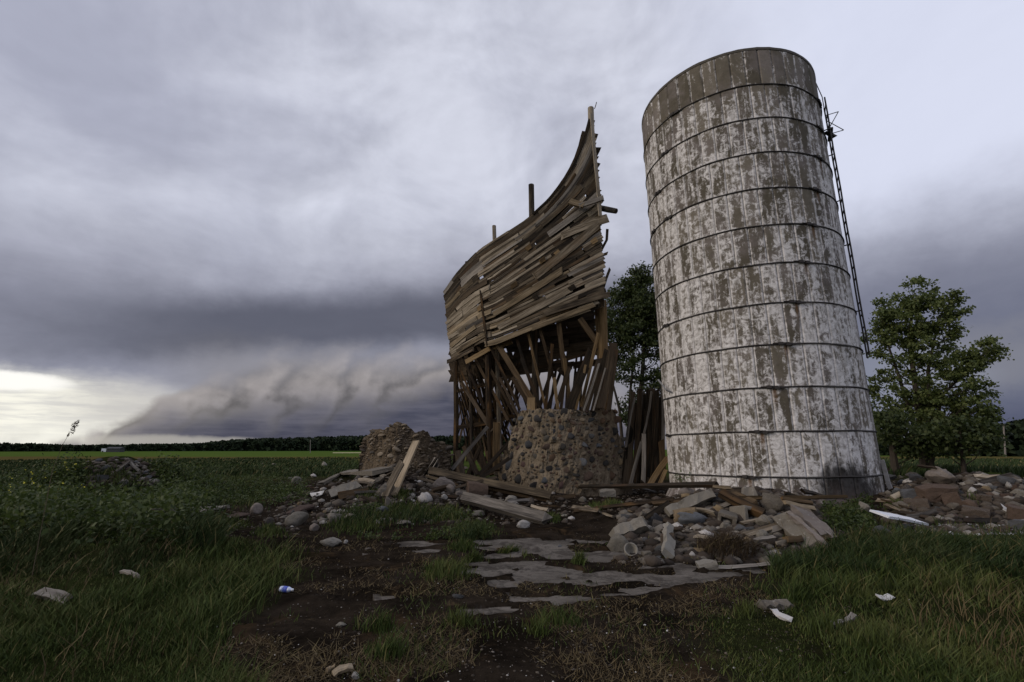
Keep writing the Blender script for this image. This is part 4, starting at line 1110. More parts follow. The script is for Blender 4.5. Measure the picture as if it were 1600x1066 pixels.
for lab, px, py, w, h, k, m_ in BIG: rock(lab, px, py, w, h, k, m_, 'boulder' if w > 34 else 'stone', 'boulder' if w > 34 else 'stone')

# flat slabs and worked pieces: label, a, b, width px, thickness, normal, material, name, category
UPN = (0, -.25, 1)
PIECES = [
 ('pale tilted concrete plate in the left rubble', (517, 772, .08), (562, 757, .14), 15, .10, (.05, -1, .75), 'palestone', 'concrete_plate', 'concrete plate'),
 ('wide dark grey slab lying below the stone wall stump', (536, 738, .10), (598, 736, .16), 15, .09, (0, -.6, 1), 'field', 'stone_slab', 'slab'),
 ('grey slab sloping left down the rubble crest', (500, 757, .03), (536, 738, .08), 11, .09, (0, -.6, 1), 'field', 'stone_slab', 'slab'),
 ('narrow grey slab edge right of the tilted plate', (578, 757, .06), (598, 747, .10), 8, .06, (0, -.7, 1), 'field', 'stone_slab', 'slab'),
 ('pale flat slab lying on a dark block in the left grass', (232, 799, .24), (272, 795, .24), 26, .04, UPN, 'palestone', 'concrete_slab', 'slab'),
 ('pale flat slab on dark soil right of the left grass', (309, 796, .04), (347, 792, .04), 28, .05, UPN, 'palestone', 'concrete_slab', 'slab'),
 ('concrete kerb piece sloping at the left of the silo heap', (957, 836, .05), (1008, 818, .12), 17, .14, (-.25, -1, .9), 'palestone', 'kerb_piece', 'kerb'),
 ('long cream stone beam resting across the silo heap', (1040, 802, .12), (1115, 770, .18), 14, .10, (.1, -1, .7), 'palestone', 'stone_beam', 'beam'),
 ('upright cream post stub in the front of the silo heap', (1045, 822, .12), (1042, 868, .03), 14, .08, (.1, -1, .2), 'palestone', 'post_stub', 'post'),
 ('broad grey concrete panel leaning at the right of the heap', (1221, 806, .16), (1274, 853, .03), 30, .06, (-.5, -1, .8), 'rubble', 'concrete_sheet', 'concrete panel'),
 ('pinkish stained concrete panel leaning behind the broad grey one', (1250, 797, .20), (1296, 842, .06), 25, .06, (.15, -1, .9), 'pinkstone', 'concrete_sheet', 'concrete panel'),
 ('pale narrow concrete strip between the two leaning panels', (1232, 800, .24), (1290, 852, .06), 7, .05, (-.2, -1, .8), 'pinkstone', 'concrete_sheet', 'concrete panel'),
 ('grey ledge stone at the heap crest behind the cream beam', (1142, 770, .05), (1182, 772, .05), 14, .12, (0, -1, .5), 'rubble', 'stone_slab', 'slab'),
 ('dull grey slab flat in the right foreground grass', (1184, 947, .02), (1232, 944, .02), 18, .04, UPN, 'rubble', 'stone_slab', 'slab'),
 ('dark chip lying on the exposed concrete floor', (853, 856, .02), (876, 856, .02), 10, .03, UPN, 'darkstone', 'stone_slab', 'slab'),
]
for lab, a, b, w, th, nr, m_, nm, ct in PIECES:
    o = timber(lab, a, b, w, m_, nm, ct, th, nr, .25, None, 4, .004)
BOARDS = [
 ('long pale beam lying across the rubble before the foundation', (668, 735, .22), (862, 775, .14), 11, 'pale', .09, (0, -1, .4), 'beam', 'beam'),
 ('brown board pressed under the long pale beam', (760, 760, .08), (864, 781, .05), 10, 'strut', .05, (0, -1, .4), 'board', 'board'),
 ('thick dark grey beam fallen in front of the long pale one', (724, 777, .14), (852, 811, .08), 14, 'greywood', .12, (0, -1, .5), 'beam', 'beam'),
 ('thin pale lath beside the upper end of the long beam', (666, 744, .10), (712, 756, .06), 4, 'pale', .02, (0, -1, .4), 'lath', 'board'),
 ('thin dark board crossing over the long pale beam', (712, 762, .16), (776, 746, .30), 4, 'oldboard', .03, (0, -1, .4), 'board', 'board'),
 ('taller wide plank leaning on the stone wall stump', (651, 688, .85), (614, 772, .04), 12, 'pale', .05, (-.3, -1, .2), 'leaning_plank', 'plank'),
 ('shorter plank leaning left against the taller plank', (628, 722, .62), (601, 777, .04), 11, 'board', .05, (-.3, -1, .2), 'leaning_plank', 'plank'),
 ('brown squared timber under the pale tilted plate', (529, 776, .03), (572, 770, .05), 12, 'strut', .12, (0, -1, .4), 'beam', 'beam'),
 ('buff board jutting right below the stone wall stump', (573, 724, .26), (612, 740, .18), 8, 'pale', .05, (0, -1, .6), 'board', 'board'),
 ('thin brown lath lying left of the silo heap', (897, 799, .03), (1052, 781, .12), 5, 'strut', .04, (0, -1, .4), 'lath', 'board'),
 ('dark iron rail lying along the foot of the silo', (880, 760, .15), (1120, 757, .30), 4, 'oldboard', .06, (0, -1, .3), 'rail', 'rail'),
 ('short tan lath at the right end of the iron rail', (1113, 760, .30), (1141, 762, .28), 5, 'pale', .04, (0, -1, .3), 'lath', 'board'),
 ('long ochre lath reaching right past the pyramid block', (1142, 778, .20), (1322, 776, .30), 5, 'raw', .04, (0, -1, .3), 'lath', 'board'),
 ('brown beam sloping down right across the heap', (1124, 769, .22), (1192, 803, .12), 12, 'strut', .09, (.1, -1, .6), 'beam', 'beam'),
 ('second brown beam close behind the sloping one', (1136, 766, .20), (1182, 788, .14), 9, 'strut', .07, (.1, -1, .6), 'beam', 'beam'),
 ('pale lath sticking out right of the pyramid block', (1226, 785, .26), (1272, 795, .16), 6, 'pale', .04, (0, -1, .5), 'lath', 'board'),
 ('brown lath just above the pale lath by the block', (1222, 779, .28), (1270, 786, .22), 5, 'strut', .04, (0, -1, .5), 'lath', 'board'),
 ('dark board rising to the cream beam from the kerb', (1008, 810, .12), (1044, 786, .20), 7, 'oldboard', .04, (0, -1, .5), 'board', 'board'),
 ('thin grey stick on soil at the front of the silo heap', (1122, 887, .03), (1212, 880, .03), 5, 'greywood', .03, (0, -1, .6), 'stick', 'stick'),
 ('thin twig on soil right of the concrete floor corner', (1192, 893, .01), (1256, 897, .01), 3, 'strut', .015, (0, -1, .6), 'stick', 'stick'),
 ('weathered board lying on grass in the right foreground', (1298, 976, .02), (1334, 962, .02), 8, 'greywood', .03, (0, -.4, 1), 'board', 'board'),
 ('pale wood chip in the bottom left litter', (519, 1056, .02), (552, 1043, .02), 11, 'pale', .02, (0, -.5, 1), 'wood_chip', 'wood chip'),
 ('smaller wood chip just above the pale wood chip', (511, 1048, .02), (524, 1042, .02), 5, 'pale', .02, (0, -.5, 1), 'wood_chip', 'wood chip'),
 ('broken pale board lying in the left foreground grass', (60, 926, .06), (105, 938, .05), 17, 'greywood', .03, (0, -.4, 1), 'board', 'board'),
 ('short grey stick in grass above the blue bottle', (190, 893, .06), (220, 904, .05), 5, 'greywood', .02, (0, -.4, 1), 'stick', 'stick'),
 ('black pipe jutting right from the silo foot', (1380, 737, .22), (1407, 728, .34), 4, 'oldboard', .05, (0, -1, .3), 'pipe', 'pipe'),
 ('grey board standing steep right of the wall stump', (655, 703, .55), (668, 748, .04), 7, 'greywood', .03, (0, -1, .1), 'leaning_plank', 'plank'),
 ('second grey board standing steep by the stump', (662, 698, .60), (672, 746, .05), 5, 'greywood', .03, (0, -1, .1), 'leaning_plank', 'plank'),
 ('dark board leaning right of the wall stump', (684, 708, .50), (668, 735, .15), 6, 'oldboard', .03, (0, -1, .1), 'leaning_plank', 'plank'),
 ('pale strip lying on the right side grass mound', (1435, 728, .25), (1462, 731, .3), 4, 'oldboard', .03, (0, -1, .3), 'board', 'board'),
 ('charred board across the right heap front', (1400, 800, .06), (1460, 812, .05), 7, 'oldboard', .05, (0, -1, .5), 'board', 'board'),
 ('weathered lath on the debris mound in the left field', (180, 738, .10), (204, 720, .18), 3.5, 'greywood', .05, (0, -1, .3), 'lath', 'board'),
 ('second weathered lath on the mound, sloping right', (204, 722, .16), (218, 736, .10), 3.5, 'greywood', .05, (0, -1, .3), 'lath', 'board'),
]
for lab, a, b, w, m_, th, nr, nm, ct in BOARDS: timber(lab, a, b, w, m_, nm, ct, th, nr, .35, None, 5, .012)
timber('clean white panel lying flat beside the silo foot', (1374, 803, .20), (1436, 815, .15), 27, 'white', 'white_panel', 'panel', .03, (.05, -.30, 1), .02)
rs_ = random.Random(5)
for lab, a, b, w in (('twisted white scrap in the right foreground grass', (1210, 953, .03), (1232, 966, .02), 12), ('small white scrap on the right lawn', (1376, 934, .05), (1391, 931, .05), 9),
                     ('white scrap on top of the right heap', (1567, 792, .12), (1582, 800, .08), 12), ('bright sheet fragment left of the rubble centre', (488, 773, .04), (506, 769, .06), 9)):
    timber(lab, a, b, w, 'scrap', 'scrap_sheet', 'scrap', .012, (.2, -.6, 1), .9, None, 5, .03)
rock('crumpled white paper at the bottom edge of the foreground', 556, 1057, 15, 12, 'small', 'whitestone', 'crumpled_paper', 'litter')

# two broken hollow concrete blocks
def hollow(label, px, py, w, h, rz, tilt):
    p, d = hit(px, py + h * .4); s = pxm(px, py, d); W, H, D = w * s / 2, h * s / 2, w * s * .5
    mb = MB(); t = .26
    o_ = [(-W, -H), (W, -H), (W, H), (-W, H)]; i_ = [(x * (1 - t * 1.5), z * (1 - t * 2)) for x, z in o_]
    vs = [(x, -D, z) for x, z in o_] + [(x, -D, z) for x, z in i_] + [(x, D, z) for x, z in o_] + [(x * .9, D, z * .9) for x, z in i_]
    fs = []
    for k in range(4):
        j = (k + 1) % 4; fs += [(k, j, 4 + j, 4 + k), (8 + k, 12 + k, 12 + j, 8 + j), (k, 8 + k, 8 + j, j), (4 + k, 4 + j, 12 + j, 12 + k)]
    me = raw_mesh('hollow_block', [Vector(v) + Vector((R.uniform(-.012, .012), R.uniform(-.012, .012), R.uniform(-.012, .012))) for v in vs], fs, M['rubble'])
    o = put('hollow_block', me, None, at(px, py, d + D), (tilt, .2, rz)); md = o.modifiers.new('chamfer', 'BEVEL'); md.width = .012; md.segments = 2
    tag(o, label, 'concrete block')
hollow('broken hollow concrete block, left of two in the heap', 1137, 813, 28, 25, -.5, .1); hollow('broken hollow concrete block, right of two in the heap', 1166, 806, 36, 25, .25, -.15)
# broken bell-mouthed concrete cup
mb = MB(); q, d = hit(985, 870); s = pxm(985, 862, d)
prof = [(.6, -1), (.85, -.2), (1.0, 1), (.82, 1), (.62, 0), (.0, -.4)]; seg = 14; vs = []; fs = []
for r, z in prof:
    for i in range(seg): a = 2 * math.pi * i / seg; vs.append((r * 11 * s * math.cos(a), r * 11 * s * math.sin(a), z * 9 * s))
for k in range(len(prof) - 1):
    for i in range(seg): j = (i + 1) % seg; fs.append((k * seg + i, k * seg + j, (k + 1) * seg + j, (k + 1) * seg + i))
o = put('concrete_cup', raw_mesh('concrete_cup', vs, fs, M['palestone'], None, True), None, at(985, 862, d + .05), (.9, -.5, .3)); tag(o, 'small broken concrete cup leaning on the round pale boulder', 'concrete cup')
# plastic bottle
def bottle():
    q, d = hit(447, 926); c = at(447, 921, d); o = empty('plastic_bottle', c, 'small clear plastic bottle with blue label at the edge of the grass', 'bottle', rotz=-.25)
    clear = simple('clear_plastic', rgb(.55, .62, .80), .25, .6, 30, .2); blue = simple('blue_label', rgb(.08, .12, .48), .5, .4, 30, .2)
    def lathe(prof, mat, nm):
        mb = MB(); mb.tube([Vector((x, 0, 0)) for x, r in prof], [r for x, r in prof], 12); me = raw_mesh(nm, mb.v, mb.f, mat, mb.uv, True); put(nm, me, o)
    lathe([(-.055, .018), (-.05, .023), (-.02, .024)], clear, 'body'); lathe([(-.02, .0245), (.022, .0235)], blue, 'label'); lathe([(.022, .023), (.04, .018), (.052, .009), (.058, .009)], clear, 'neck')
    lathe([(.058, .011), (.068, .011)], M['white'], 'cap')
bottle()
# fill the heaps with countable loose stones
MARKS = [(464, 813, 'the pale rounded boulder'), (401, 796, 'the upright pinkish stone'), (519, 847, 'the lone pale angular stone'), (540, 765, 'the tilted concrete plate'), (603, 766, 'the grey boulder by the planks'),
 (664, 779, 'the whitish grey boulder'), (598, 798, 'the blue-grey stone'), (607, 740, 'the leaning planks'), (690, 756, 'the sandy sloping slab'), (790, 760, 'the long pale beam'), (797, 782, 'the pale stone between beams'), (790, 800, 'the dark fallen beam'),
 (818, 820, 'the lilac grey stone'), (628, 817, 'the pale flat stone in grass'), (565, 737, 'the wide grey slab'), (463, 751, 'the rounded stone on the left slope'), (949, 772, 'the squared pale block'), (890, 760, 'the iron rail end'),
 (967, 853, 'the round pale boulder'), (983, 828, 'the kerb piece'), (1080, 786, 'the cream stone beam'), (1044, 845, 'the upright post stub'), (1085, 813, 'the big blue-grey stone'), (1137, 813, 'the left hollow block'), (1166, 806, 'the right hollow block'),
 (1209, 788, 'the grey pyramid block'), (1245, 830, 'the leaning concrete panels'), (1143, 865, 'the dead grass clump'), (1105, 884, 'the cream foot stone'), (1192, 838, 'the pale upright piece'), (1240, 778, 'the ochre lath'), (1160, 785, 'the sloping brown beam'),
 (1470, 746, 'the big pinkish boulder'), (1462, 773, 'the rust-red block'), (1405, 808, 'the white panel'), (1525, 803, 'the squat tan block'), (1532, 761, 'the white crest stone'), (1594, 806, 'the brown edge block'), (1421, 761, 'the flat ochre stone'), (1577, 760, 'the white upright stone'),
 (1574, 796, 'the white scrap'), (1434, 788, 'the brown wedge stone'), (200, 728, 'the two laths on the far mound'), (170, 745, 'the left foot of the far mound'), (225, 745, 'the right foot of the far mound'), (420, 735, 'the low bank in the left grass'), (660, 720, 'the steep grey boards')]
TONE = {'field': 'dull brown', 'palestone': 'pale', 'pinkstone': 'pinkish', 'ochrestone': 'ochre', 'redstone': 'reddish', 'darkstone': 'dark slate', 'rubble': 'grey concrete', 'whitestone': 'whitish'}
SHAPE = {'block': 'blocky stone', 'cobble': 'rounded stone', 'chip': 'angular stone', 'flat': 'flat stone'}; USED = set()
def auto_label(px, py, w, k, m_, s0, s1, fallback):
    t = (w - s0) / (s1 - s0); size = 'tiny' if t < .08 else 'small' if t < .35 else 'mid-sized' if t < .65 else 'large'
    for mx, my, nm in sorted(MARKS, key=lambda q: math.hypot(px - q[0], (py - q[1]) * 1.5))[:4]:
        dx, dy = px - mx, (py - my) * 1.5; far = 'just ' if math.hypot(dx, dy) < 26 else ''
        d = ('right of' if dx > 0 else 'left of') if abs(dx) > abs(dy) else ('in front of' if dy > 0 else 'behind')
        lab = '%s %s %s %s%s %s' % (size, TONE[m_], SHAPE[k], far, d, nm)
        if lab not in USED: USED.add(lab); return lab
    return fallback
ZONES = [
 (74, (440, 715), (728, 802), (4, 12), 'loose fieldstone on the rubble slope around the leaning planks', 'loose stones on the left rubble slope', (('field', 4), ('palestone', 3), ('pinkstone', 2), ('ochrestone', 1))),
 (34, (705, 900), (752, 826), (4, 10), 'loose stone between the fallen beams and the foundation', 'loose stones before the foundation', (('field', 4), ('palestone', 2), ('redstone', 1))),
 (96, (970, 1305), (766, 876), (7, 24), 'loose stone in the rubble heap in front of the silo', 'loose stones in the heap before the silo', (('field', 4), ('darkstone', 3), ('rubble', 3), ('palestone', 1), ('ochrestone', 1))),
 (72, (1388, 1640), (736, 828), (8, 26), 'loose stone in the dark heap right of the silo', 'loose stones in the right heap', (('darkstone', 6), ('field', 5), ('redstone', 2), ('rubble', 1))),
 (44, (136, 238), (718, 760), (4, 15), 'stone on the debris mound in the left field', 'stones on the far left mound', (('field', 2), ('palestone', 1), ('darkstone', 2))),
 (12, (395, 455), (722, 748), (3, 9), 'stone half hidden in grass left of the rubble', 'stones in the grass left of the rubble', (('palestone', 2), ('pinkstone', 1), ('field', 1))),
]
for n, (xa, xb), (ya, yb), (s0, s1), lab, grp, mats in ZONES:
    zr = random.Random(n)
    for i in range(n):
        px = zr.uniform(xa, xb); py = zr.uniform(ya, yb)
        if xa == 440: py = max(py, 800 - (px - 440) * .45) if px < 560 else py
        if xa == 1388: py = max(py, 738 + abs(px - 1460) * .12)
        if xa == 975: py = max(py, 768 + max(0, 1050 - px) * .3)
        w = s0 + (s1 - s0) * zr.random() ** 2; k = zr.choices(('cobble', 'chip', 'block', 'flat'), (2, 4, 4 if xa > 900 else 2, 2))[0]
        m_ = zr.choices([m for m, _ in mats], [v for _, v in mats])[0]
        rock(auto_label(px, py, w, k, m_, s0, s1, lab), px, py, w, w * (zr.uniform(.5, .85) if k != 'flat' else .35), k, m_, 'stone', 'stone', grp, rnd=zr)

# splintered boards thrown over the heaps
BZ = [(16, (560, 720), (722, 790), (14, 44), (3, 7), 'splintered board on the left rubble slope', 'splintered boards in the rubble'), (12, (720, 940), (745, 800), (16, 50), (3, 7), 'splintered board before the foundation', 'splintered boards in the rubble'),
      (24, (985, 1290), (765, 850), (18, 60), (4, 9), 'splintered board in the silo heap', 'splintered boards in the rubble'), (10, (1390, 1590), (738, 815), (18, 55), (4, 9), 'splintered board in the right heap', 'splintered boards in the rubble')]
LEN = lambda l: 'short' if l < 26 else 'longish' if l < 42 else 'long'
for n, (xa, xb), (ya, yb), (l0, l1), (w0, w1), lab, grp in BZ:
    zr = random.Random(n + 50)
    for i in range(n):
        x, y = zr.uniform(xa, xb), zr.uniform(ya, yb); l = zr.uniform(l0, l1); t = zr.choice((-1, 1)) * zr.uniform(.02, .55); m_ = zr.choice(('greywood', 'strut', 'oldboard', 'board', 'board'))
        dx, dy = l / 2 * math.cos(t), l / 2 * math.sin(t) * .7; up_ = zr.uniform(.03, .14); lab_ = None
        for mx, my, nm in sorted(MARKS, key=lambda q: math.hypot(x - q[0], (y - q[1]) * 1.5))[:5]:
            ddx, ddy = x - mx, (y - my) * 1.5; d_ = ('right of' if ddx > 0 else 'left of') if abs(ddx) > abs(ddy) else ('in front of' if ddy > 0 else 'behind')
            c_ = '%s %s splintered board %s %s' % (LEN(l), {'greywood': 'grey', 'strut': 'brown', 'oldboard': 'blackened', 'board': 'weathered'}[m_], d_, nm)
            if c_ not in USED: USED.add(c_); lab_ = c_; break
        timber(lab_ or lab, (x - dx, y - dy, up_), (x + dx, y + dy, zr.uniform(.02, .10)), zr.uniform(w0, w1), m_, 'splintered_board', 'board', zr.uniform(.02, .06), (zr.uniform(-.3, .3), -1, zr.uniform(.3, 1)), .9, grp, 4, .02)
# countless crumbs, pebbles, straw: masses
def tone_mat(name, stops, rough=.9):
    m, b = new_mat(name, rough, .2); u, v, _ = sep(uvw()); c = ramp(u, stops, 'LINEAR'); n = noise(pos(), 30, 4, .7)
    S.nt.links.new(mulc(c, n * 1.1 + .45).k, b.inputs['Base Color']); return m
def fast_mesh(name, co, tri, uv, mat, smooth=False):
    me = bpy.data.meshes.new(name); me.vertices.add(len(co)); me.vertices.foreach_set('co', co.astype(np.float32).ravel())
    k = tri.shape[1]; me.loops.add(tri.size); me.loops.foreach_set('vertex_index', tri.astype(np.int32).ravel()); me.polygons.add(len(tri))
    me.polygons.foreach_set('loop_start', np.arange(0, tri.size, k, dtype=np.int32))
    if smooth: me.polygons.foreach_set('use_smooth', np.ones(len(tri), bool))
    me.materials.append(mat); me.update(calc_edges=True)
    ul = me.uv_layers.new(name='UVMap'); ul.data.foreach_set('uv', uv[tri.ravel()].astype(np.float32).ravel()); return me
def crumbs(name, regions, mat):
    v0, f0 = ico(1, .25, 3, 5); f0 = np.array(f0); C, T, U = [], [], []; base = 0
    for n, xa, xb, ya, yb, s0, s1 in regions:
        px = rng.uniform(xa, xb, n); py = rng.uniform(ya, yb, n); P, d = hits(px, py); s = s0 + (s1 - s0) * rng.random(n) ** 3
        keep = (d < 30); P, s = P[keep], s[keep]; n = len(P)
        th = rng.uniform(0, 6.28, n); sc = s[:, None] * np.stack([np.ones(n), rng.uniform(.6, 1, n), rng.uniform(.3, .7, n)], -1)
        V = v0[None] * sc[:, None, :]; x = V[..., 0] * np.cos(th)[:, None] - V[..., 1] * np.sin(th)[:, None]; y = V[..., 0] * np.sin(th)[:, None] + V[..., 1] * np.cos(th)[:, None]
        V = np.stack([x, y, V[..., 2]], -1) + P[:, None, :] + np.array([0, 0, .002]); m = len(v0)
        C.append(V.reshape(-1, 3)); T.append((f0[None] + (np.arange(n) * m)[:, None, None]).reshape(-1, 3) + base); U.append(np.repeat(rng.random((n, 2)), m, 0)); base += n * m
    put(name, fast_mesh(name, np.concatenate(C), np.concatenate(T), np.concatenate(U), mat))['kind'] = 'stuff'
STOPS = [(0, rgb(.018, .014, .011)), (.4, rgb(.05, .038, .029)), (.7, rgb(.08, .066, .052)), (.9, rgb(.13, .115, .095)), (.98, rgb(.24, .22, .195)), (1, rgb(.42, .40, .38))]
crumbs('rubble_fragments', [(1800, 430, 900, 738, 820, .015, .10), (600, 520, 760, 730, 790, .03, .13), (2600, 965, 1310, 766, 880, .015, .12), (2200, 1380, 1660, 740, 835, .015, .13), (300, 900, 1000, 745, 800, .015, .07), (420, 130, 245, 716, 762, .02, .13), (350, 330, 470, 780, 840, .01, .04)], tone_mat('mixed_rubble', STOPS))
crumbs('gravel', [(1500, 480, 1250, 850, 1080, .003, .013), (700, 300, 1100, 960, 1100, .003, .010), (500, 1180, 1450, 930, 1060, .003, .010)], tone_mat('soil_crumbs', [(0, rgb(.02, .016, .012)), (.6, rgb(.05, .04, .03)), (.9, rgb(.14, .115, .09)), (.97, rgb(.4, .38, .35)), (1, rgb(.6, .58, .55))]))
crumbs('ash_patch', [(1700, 1465, 1600, 820, 836, .008, .04)], tone_mat('pale_ash', [(0, rgb(.08, .08, .078)), (.6, rgb(.17, .17, .165)), (1, rgb(.42, .42, .42))]))

# ------------------------------------------------------------------ grass, straw, weeds
def blade_mat(name, a, b_, tip, base=(.010, .012, .004, 1)):
    m, b = new_mat(name, .75, .2); u, v, _ = sep(uvw()); c = mixc(u, a, b_)
    n = noise(pos(), 1.3, 3, .5); c = mixc(step(n, .45, .68) * .5, c, tip)
    c = mixc(step(u, .90, .97) * .8, c, rgb(.16, .13, .055))
    S.nt.links.new(c.k, b.inputs['Base Color']); b.inputs['Subsurface Weight'].default_value = 0.0
    return m
def blades(name, P, h, w, mat, lean=.45, wind=(.25, .05), kind='stuff'):
    n = len(P); th = rng.uniform(0, 6.283, n); ln = rng.uniform(.05, lean, n) * h
    dx = np.cos(th) * ln + wind[0] * h; dy = np.sin(th) * ln + wind[1] * h
    ph = rng.uniform(0, 6.283, n); wx, wy = np.cos(ph) * w / 2, np.sin(ph) * w / 2
    C = np.zeros((n, 7, 3)); U = np.zeros((n, 7, 2)); u = rng.random(n)
    for k, (t, ww, b) in enumerate(((0, .8, 0), (.4, 1.0, .14), (.75, .7, .52))):
        for s_, o in ((-1, 0), (1, 1)):
            C[:, 2 * k + o, 0] = P[:, 0] + dx * b + s_ * wx * ww; C[:, 2 * k + o, 1] = P[:, 1] + dy * b + s_ * wy * ww; C[:, 2 * k + o, 2] = P[:, 2] - .01 + h * t * (1 - .12 * b)
            U[:, 2 * k + o, 1] = t
    C[:, 6, 0] = P[:, 0] + dx; C[:, 6, 1] = P[:, 1] + dy; C[:, 6, 2] = P[:, 2] + h * .93; U[:, 6, 1] = 1; U[:, :, 0] = u[:, None]
    t = np.array([(0, 1, 3), (0, 3, 2), (2, 3, 5), (2, 5, 4), (4, 5, 6)]); T = (t[None] + (np.arange(n) * 7)[:, None, None]).reshape(-1, 3)
    o = put(name, fast_mesh(name, C.reshape(-1, 3), T, U.reshape(-1, 2), mat)); o['kind'] = kind; return o
MG = blade_mat('green_grass', rgb(.022, .036, .007), rgb(.058, .082, .016), rgb(.105, .112, .034))
MGD = blade_mat('dark_grass', rgb(.014, .026, .006), rgb(.032, .052, .012), rgb(.05, .062, .018))
MST = blade_mat('straw', rgb(.060, .042, .020), rgb(.16, .12, .06), rgb(.11, .08, .04))
def sample(n, xa, xb, ya, yb, mask=None, power=1.0):
    px = rng.uniform(xa, xb, n); py = ya + (yb - ya) * rng.random(n) ** power; P, d = hits(px, py)
    k = mask(px, py, P, d) if mask else np.ones(n, bool)
    return P[k], d[k], px[k], py[k]
def dens(P, sc, a, b, seed): return rng.random(len(P)) < sstep(fbm(P[:, 0] * sc, P[:, 1] * sc, seed, 3), a, b)
# main turf: outside the bare earth
P, d, px, py = sample(210000, -160, 1760, 738, 1190, lambda px, py, P, d: (rng.random(len(px)) > dirt_mask(P[:, 0], P[:, 1]) * 1.02) & dens(P, 1.5, .12, .50, 31.0) & dens(P, 6.0, .15, .5, 32.0) & (d < 26))
near = fbm(P[:, 0] * .8, P[:, 1] * .8, 33.0, 3); thin = np.where((px > 1150) & (py > 930), .55, 1.0)
hh = (.022 + .075 * rng.random(len(P)) ** 1.4) * (.35 + 2.0 * sstep(near, .3, .75)) * thin * (1 + .7 * sstep(d, 5, 14))
blades('grass', P, hh, .0028 + .0010 * d * rng.uniform(.6, 1.2, len(P)), MG, 1.1, (.12, -.05))
# taller dark grass along the right edge of the heap and in the far left
P, d, px, py = sample(16000, 1205, 1640, 832, 905, lambda px, py, P, d: (py > np.where(px < 1300, 880 - (px - 1205) * .12, 850)) & dens(P, 1.6, .3, .5, 35.0))
blades('tall_grass', P, (.07 + .15 * rng.random(len(P))) * (.5 + fbm(P[:, 0] * 1.7, P[:, 1] * 1.7, 61.0, 3)), .0035 + .0010 * d, MGD, 1.1, (.2, -.1))
P, d, px, py = sample(42000, -60, 345, 742, 900, lambda px, py, P, d: dens(P, 1.3, .34, .56, 36.0) & ~((px > 124) & (px < 250) & (py < 768)))
blades('tall_grass', P, (.08 + .26 * rng.random(len(P)) ** 1.4) * (.3 + 1.3 * fbm(P[:, 0] * 1.2, P[:, 1] * 1.2, 62.0, 3)) * (1 - .6 * sstep(py, 840, 900)), .0035 + .0010 * d, MGD, 1.0)
# tufts on the rubble ground
def tufts(name, spots, mat, hgt_, n=520):
    Ps, hs, ds = [], [], []
    for x, y, rx, ry in spots:
        m = int(n * (rx * ry) ** .5 / 20 * (.30 if y > 955 else 1)); px = rng.normal(x, rx * .45, m); py = rng.normal(y, ry * .45, m); P, d = hits(px, py)
        Ps.append(P); ds.append(d); hs.append(hgt_ * rng.uniform(.35, 1, m) * np.exp(-((px - x) / rx) ** 2 * .8))
    P = np.concatenate(Ps); blades(name, P, np.concatenate(hs), .0035 + .0010 * np.concatenate(ds), mat, .7, (.12, 0))
tufts('grass_tufts', [(560, 822, 60, 16), (600, 800, 60, 14), (650, 800, 50, 14), (700, 805, 40, 12), (740, 830, 42, 14), (725, 858, 28, 6), (575, 775, 30, 9), (630, 775, 20, 8), (700, 896, 50, 14), (740, 880, 18, 8), (860, 812, 20, 6),
                      (385, 775, 55, 22), (370, 750, 40, 14), (430, 765, 30, 14), (350, 738, 36, 12), (520, 738, 50, 8), (480, 730, 50, 8), (560, 728, 24, 6), (905, 880, 14, 4), (800, 868, 26, 4), (1165, 962, 22, 7), (1240, 935, 22, 8), (870, 975, 40, 9), (840, 990, 22, 8), (720, 975, 30, 8), (610, 1025, 50, 14),
                      (930, 795, 16, 5), (955, 790, 20, 6), (420, 835, 30, 8), (1330, 800, 26, 14), (1345, 770, 12, 10), (1300, 810, 20, 12), (1405, 792, 30, 7), (590, 985, 40, 8), (1290, 985, 50, 12), (1370, 1010, 60, 18)], MG, .16)
tufts('weed_tufts', [(560, 815, 55, 14), (650, 812, 70, 10), (735, 838, 36, 14), (372, 772, 60, 22), (345, 735, 40, 14), (1066, 745, 8, 4), (1340, 805, 30, 14)], MGD, .22)
# straw and bits on bare earth
P, d, px, py = sample(52000, 300, 1420, 838, 1150, lambda px, py, P, d: (dirt_mask(P[:, 0], P[:, 1]) > .3) & (slab_mask(P[:, 0], P[:, 1]) < .3) & dens(P, 2.2, .44, .64, 41.0))
blades('straw_litter', P, .012 + .03 * rng.random(len(P)), .0022 + .0008 * d, MST, 3.5, (0, 0))
P, d, px, py = sample(9000, 300, 1420, 838, 1150, lambda px, py, P, d: (dirt_mask(P[:, 0], P[:, 1]) > .3) & dens(P, 1.6, .5, .64, 43.0) & (slab_mask(P[:, 0], P[:, 1]) < .3))
blades('sparse_grass', P, .02 + .05 * rng.random(len(P)), .003 + .0008 * d, MG, 1.2, (0, 0))
P, d, px, py = sample(9000, -160, 1760, 742, 1100, lambda px, py, P, d: (dirt_mask(P[:, 0], P[:, 1]) < .6) & dens(P, 1.3, .40, .62, 47.0) & (d < 22))
blades('dead_stalks', P, .05 + .20 * rng.random(len(P)) ** 2, .0022 + .0007 * d, MST, 1.0, (.2, 0))
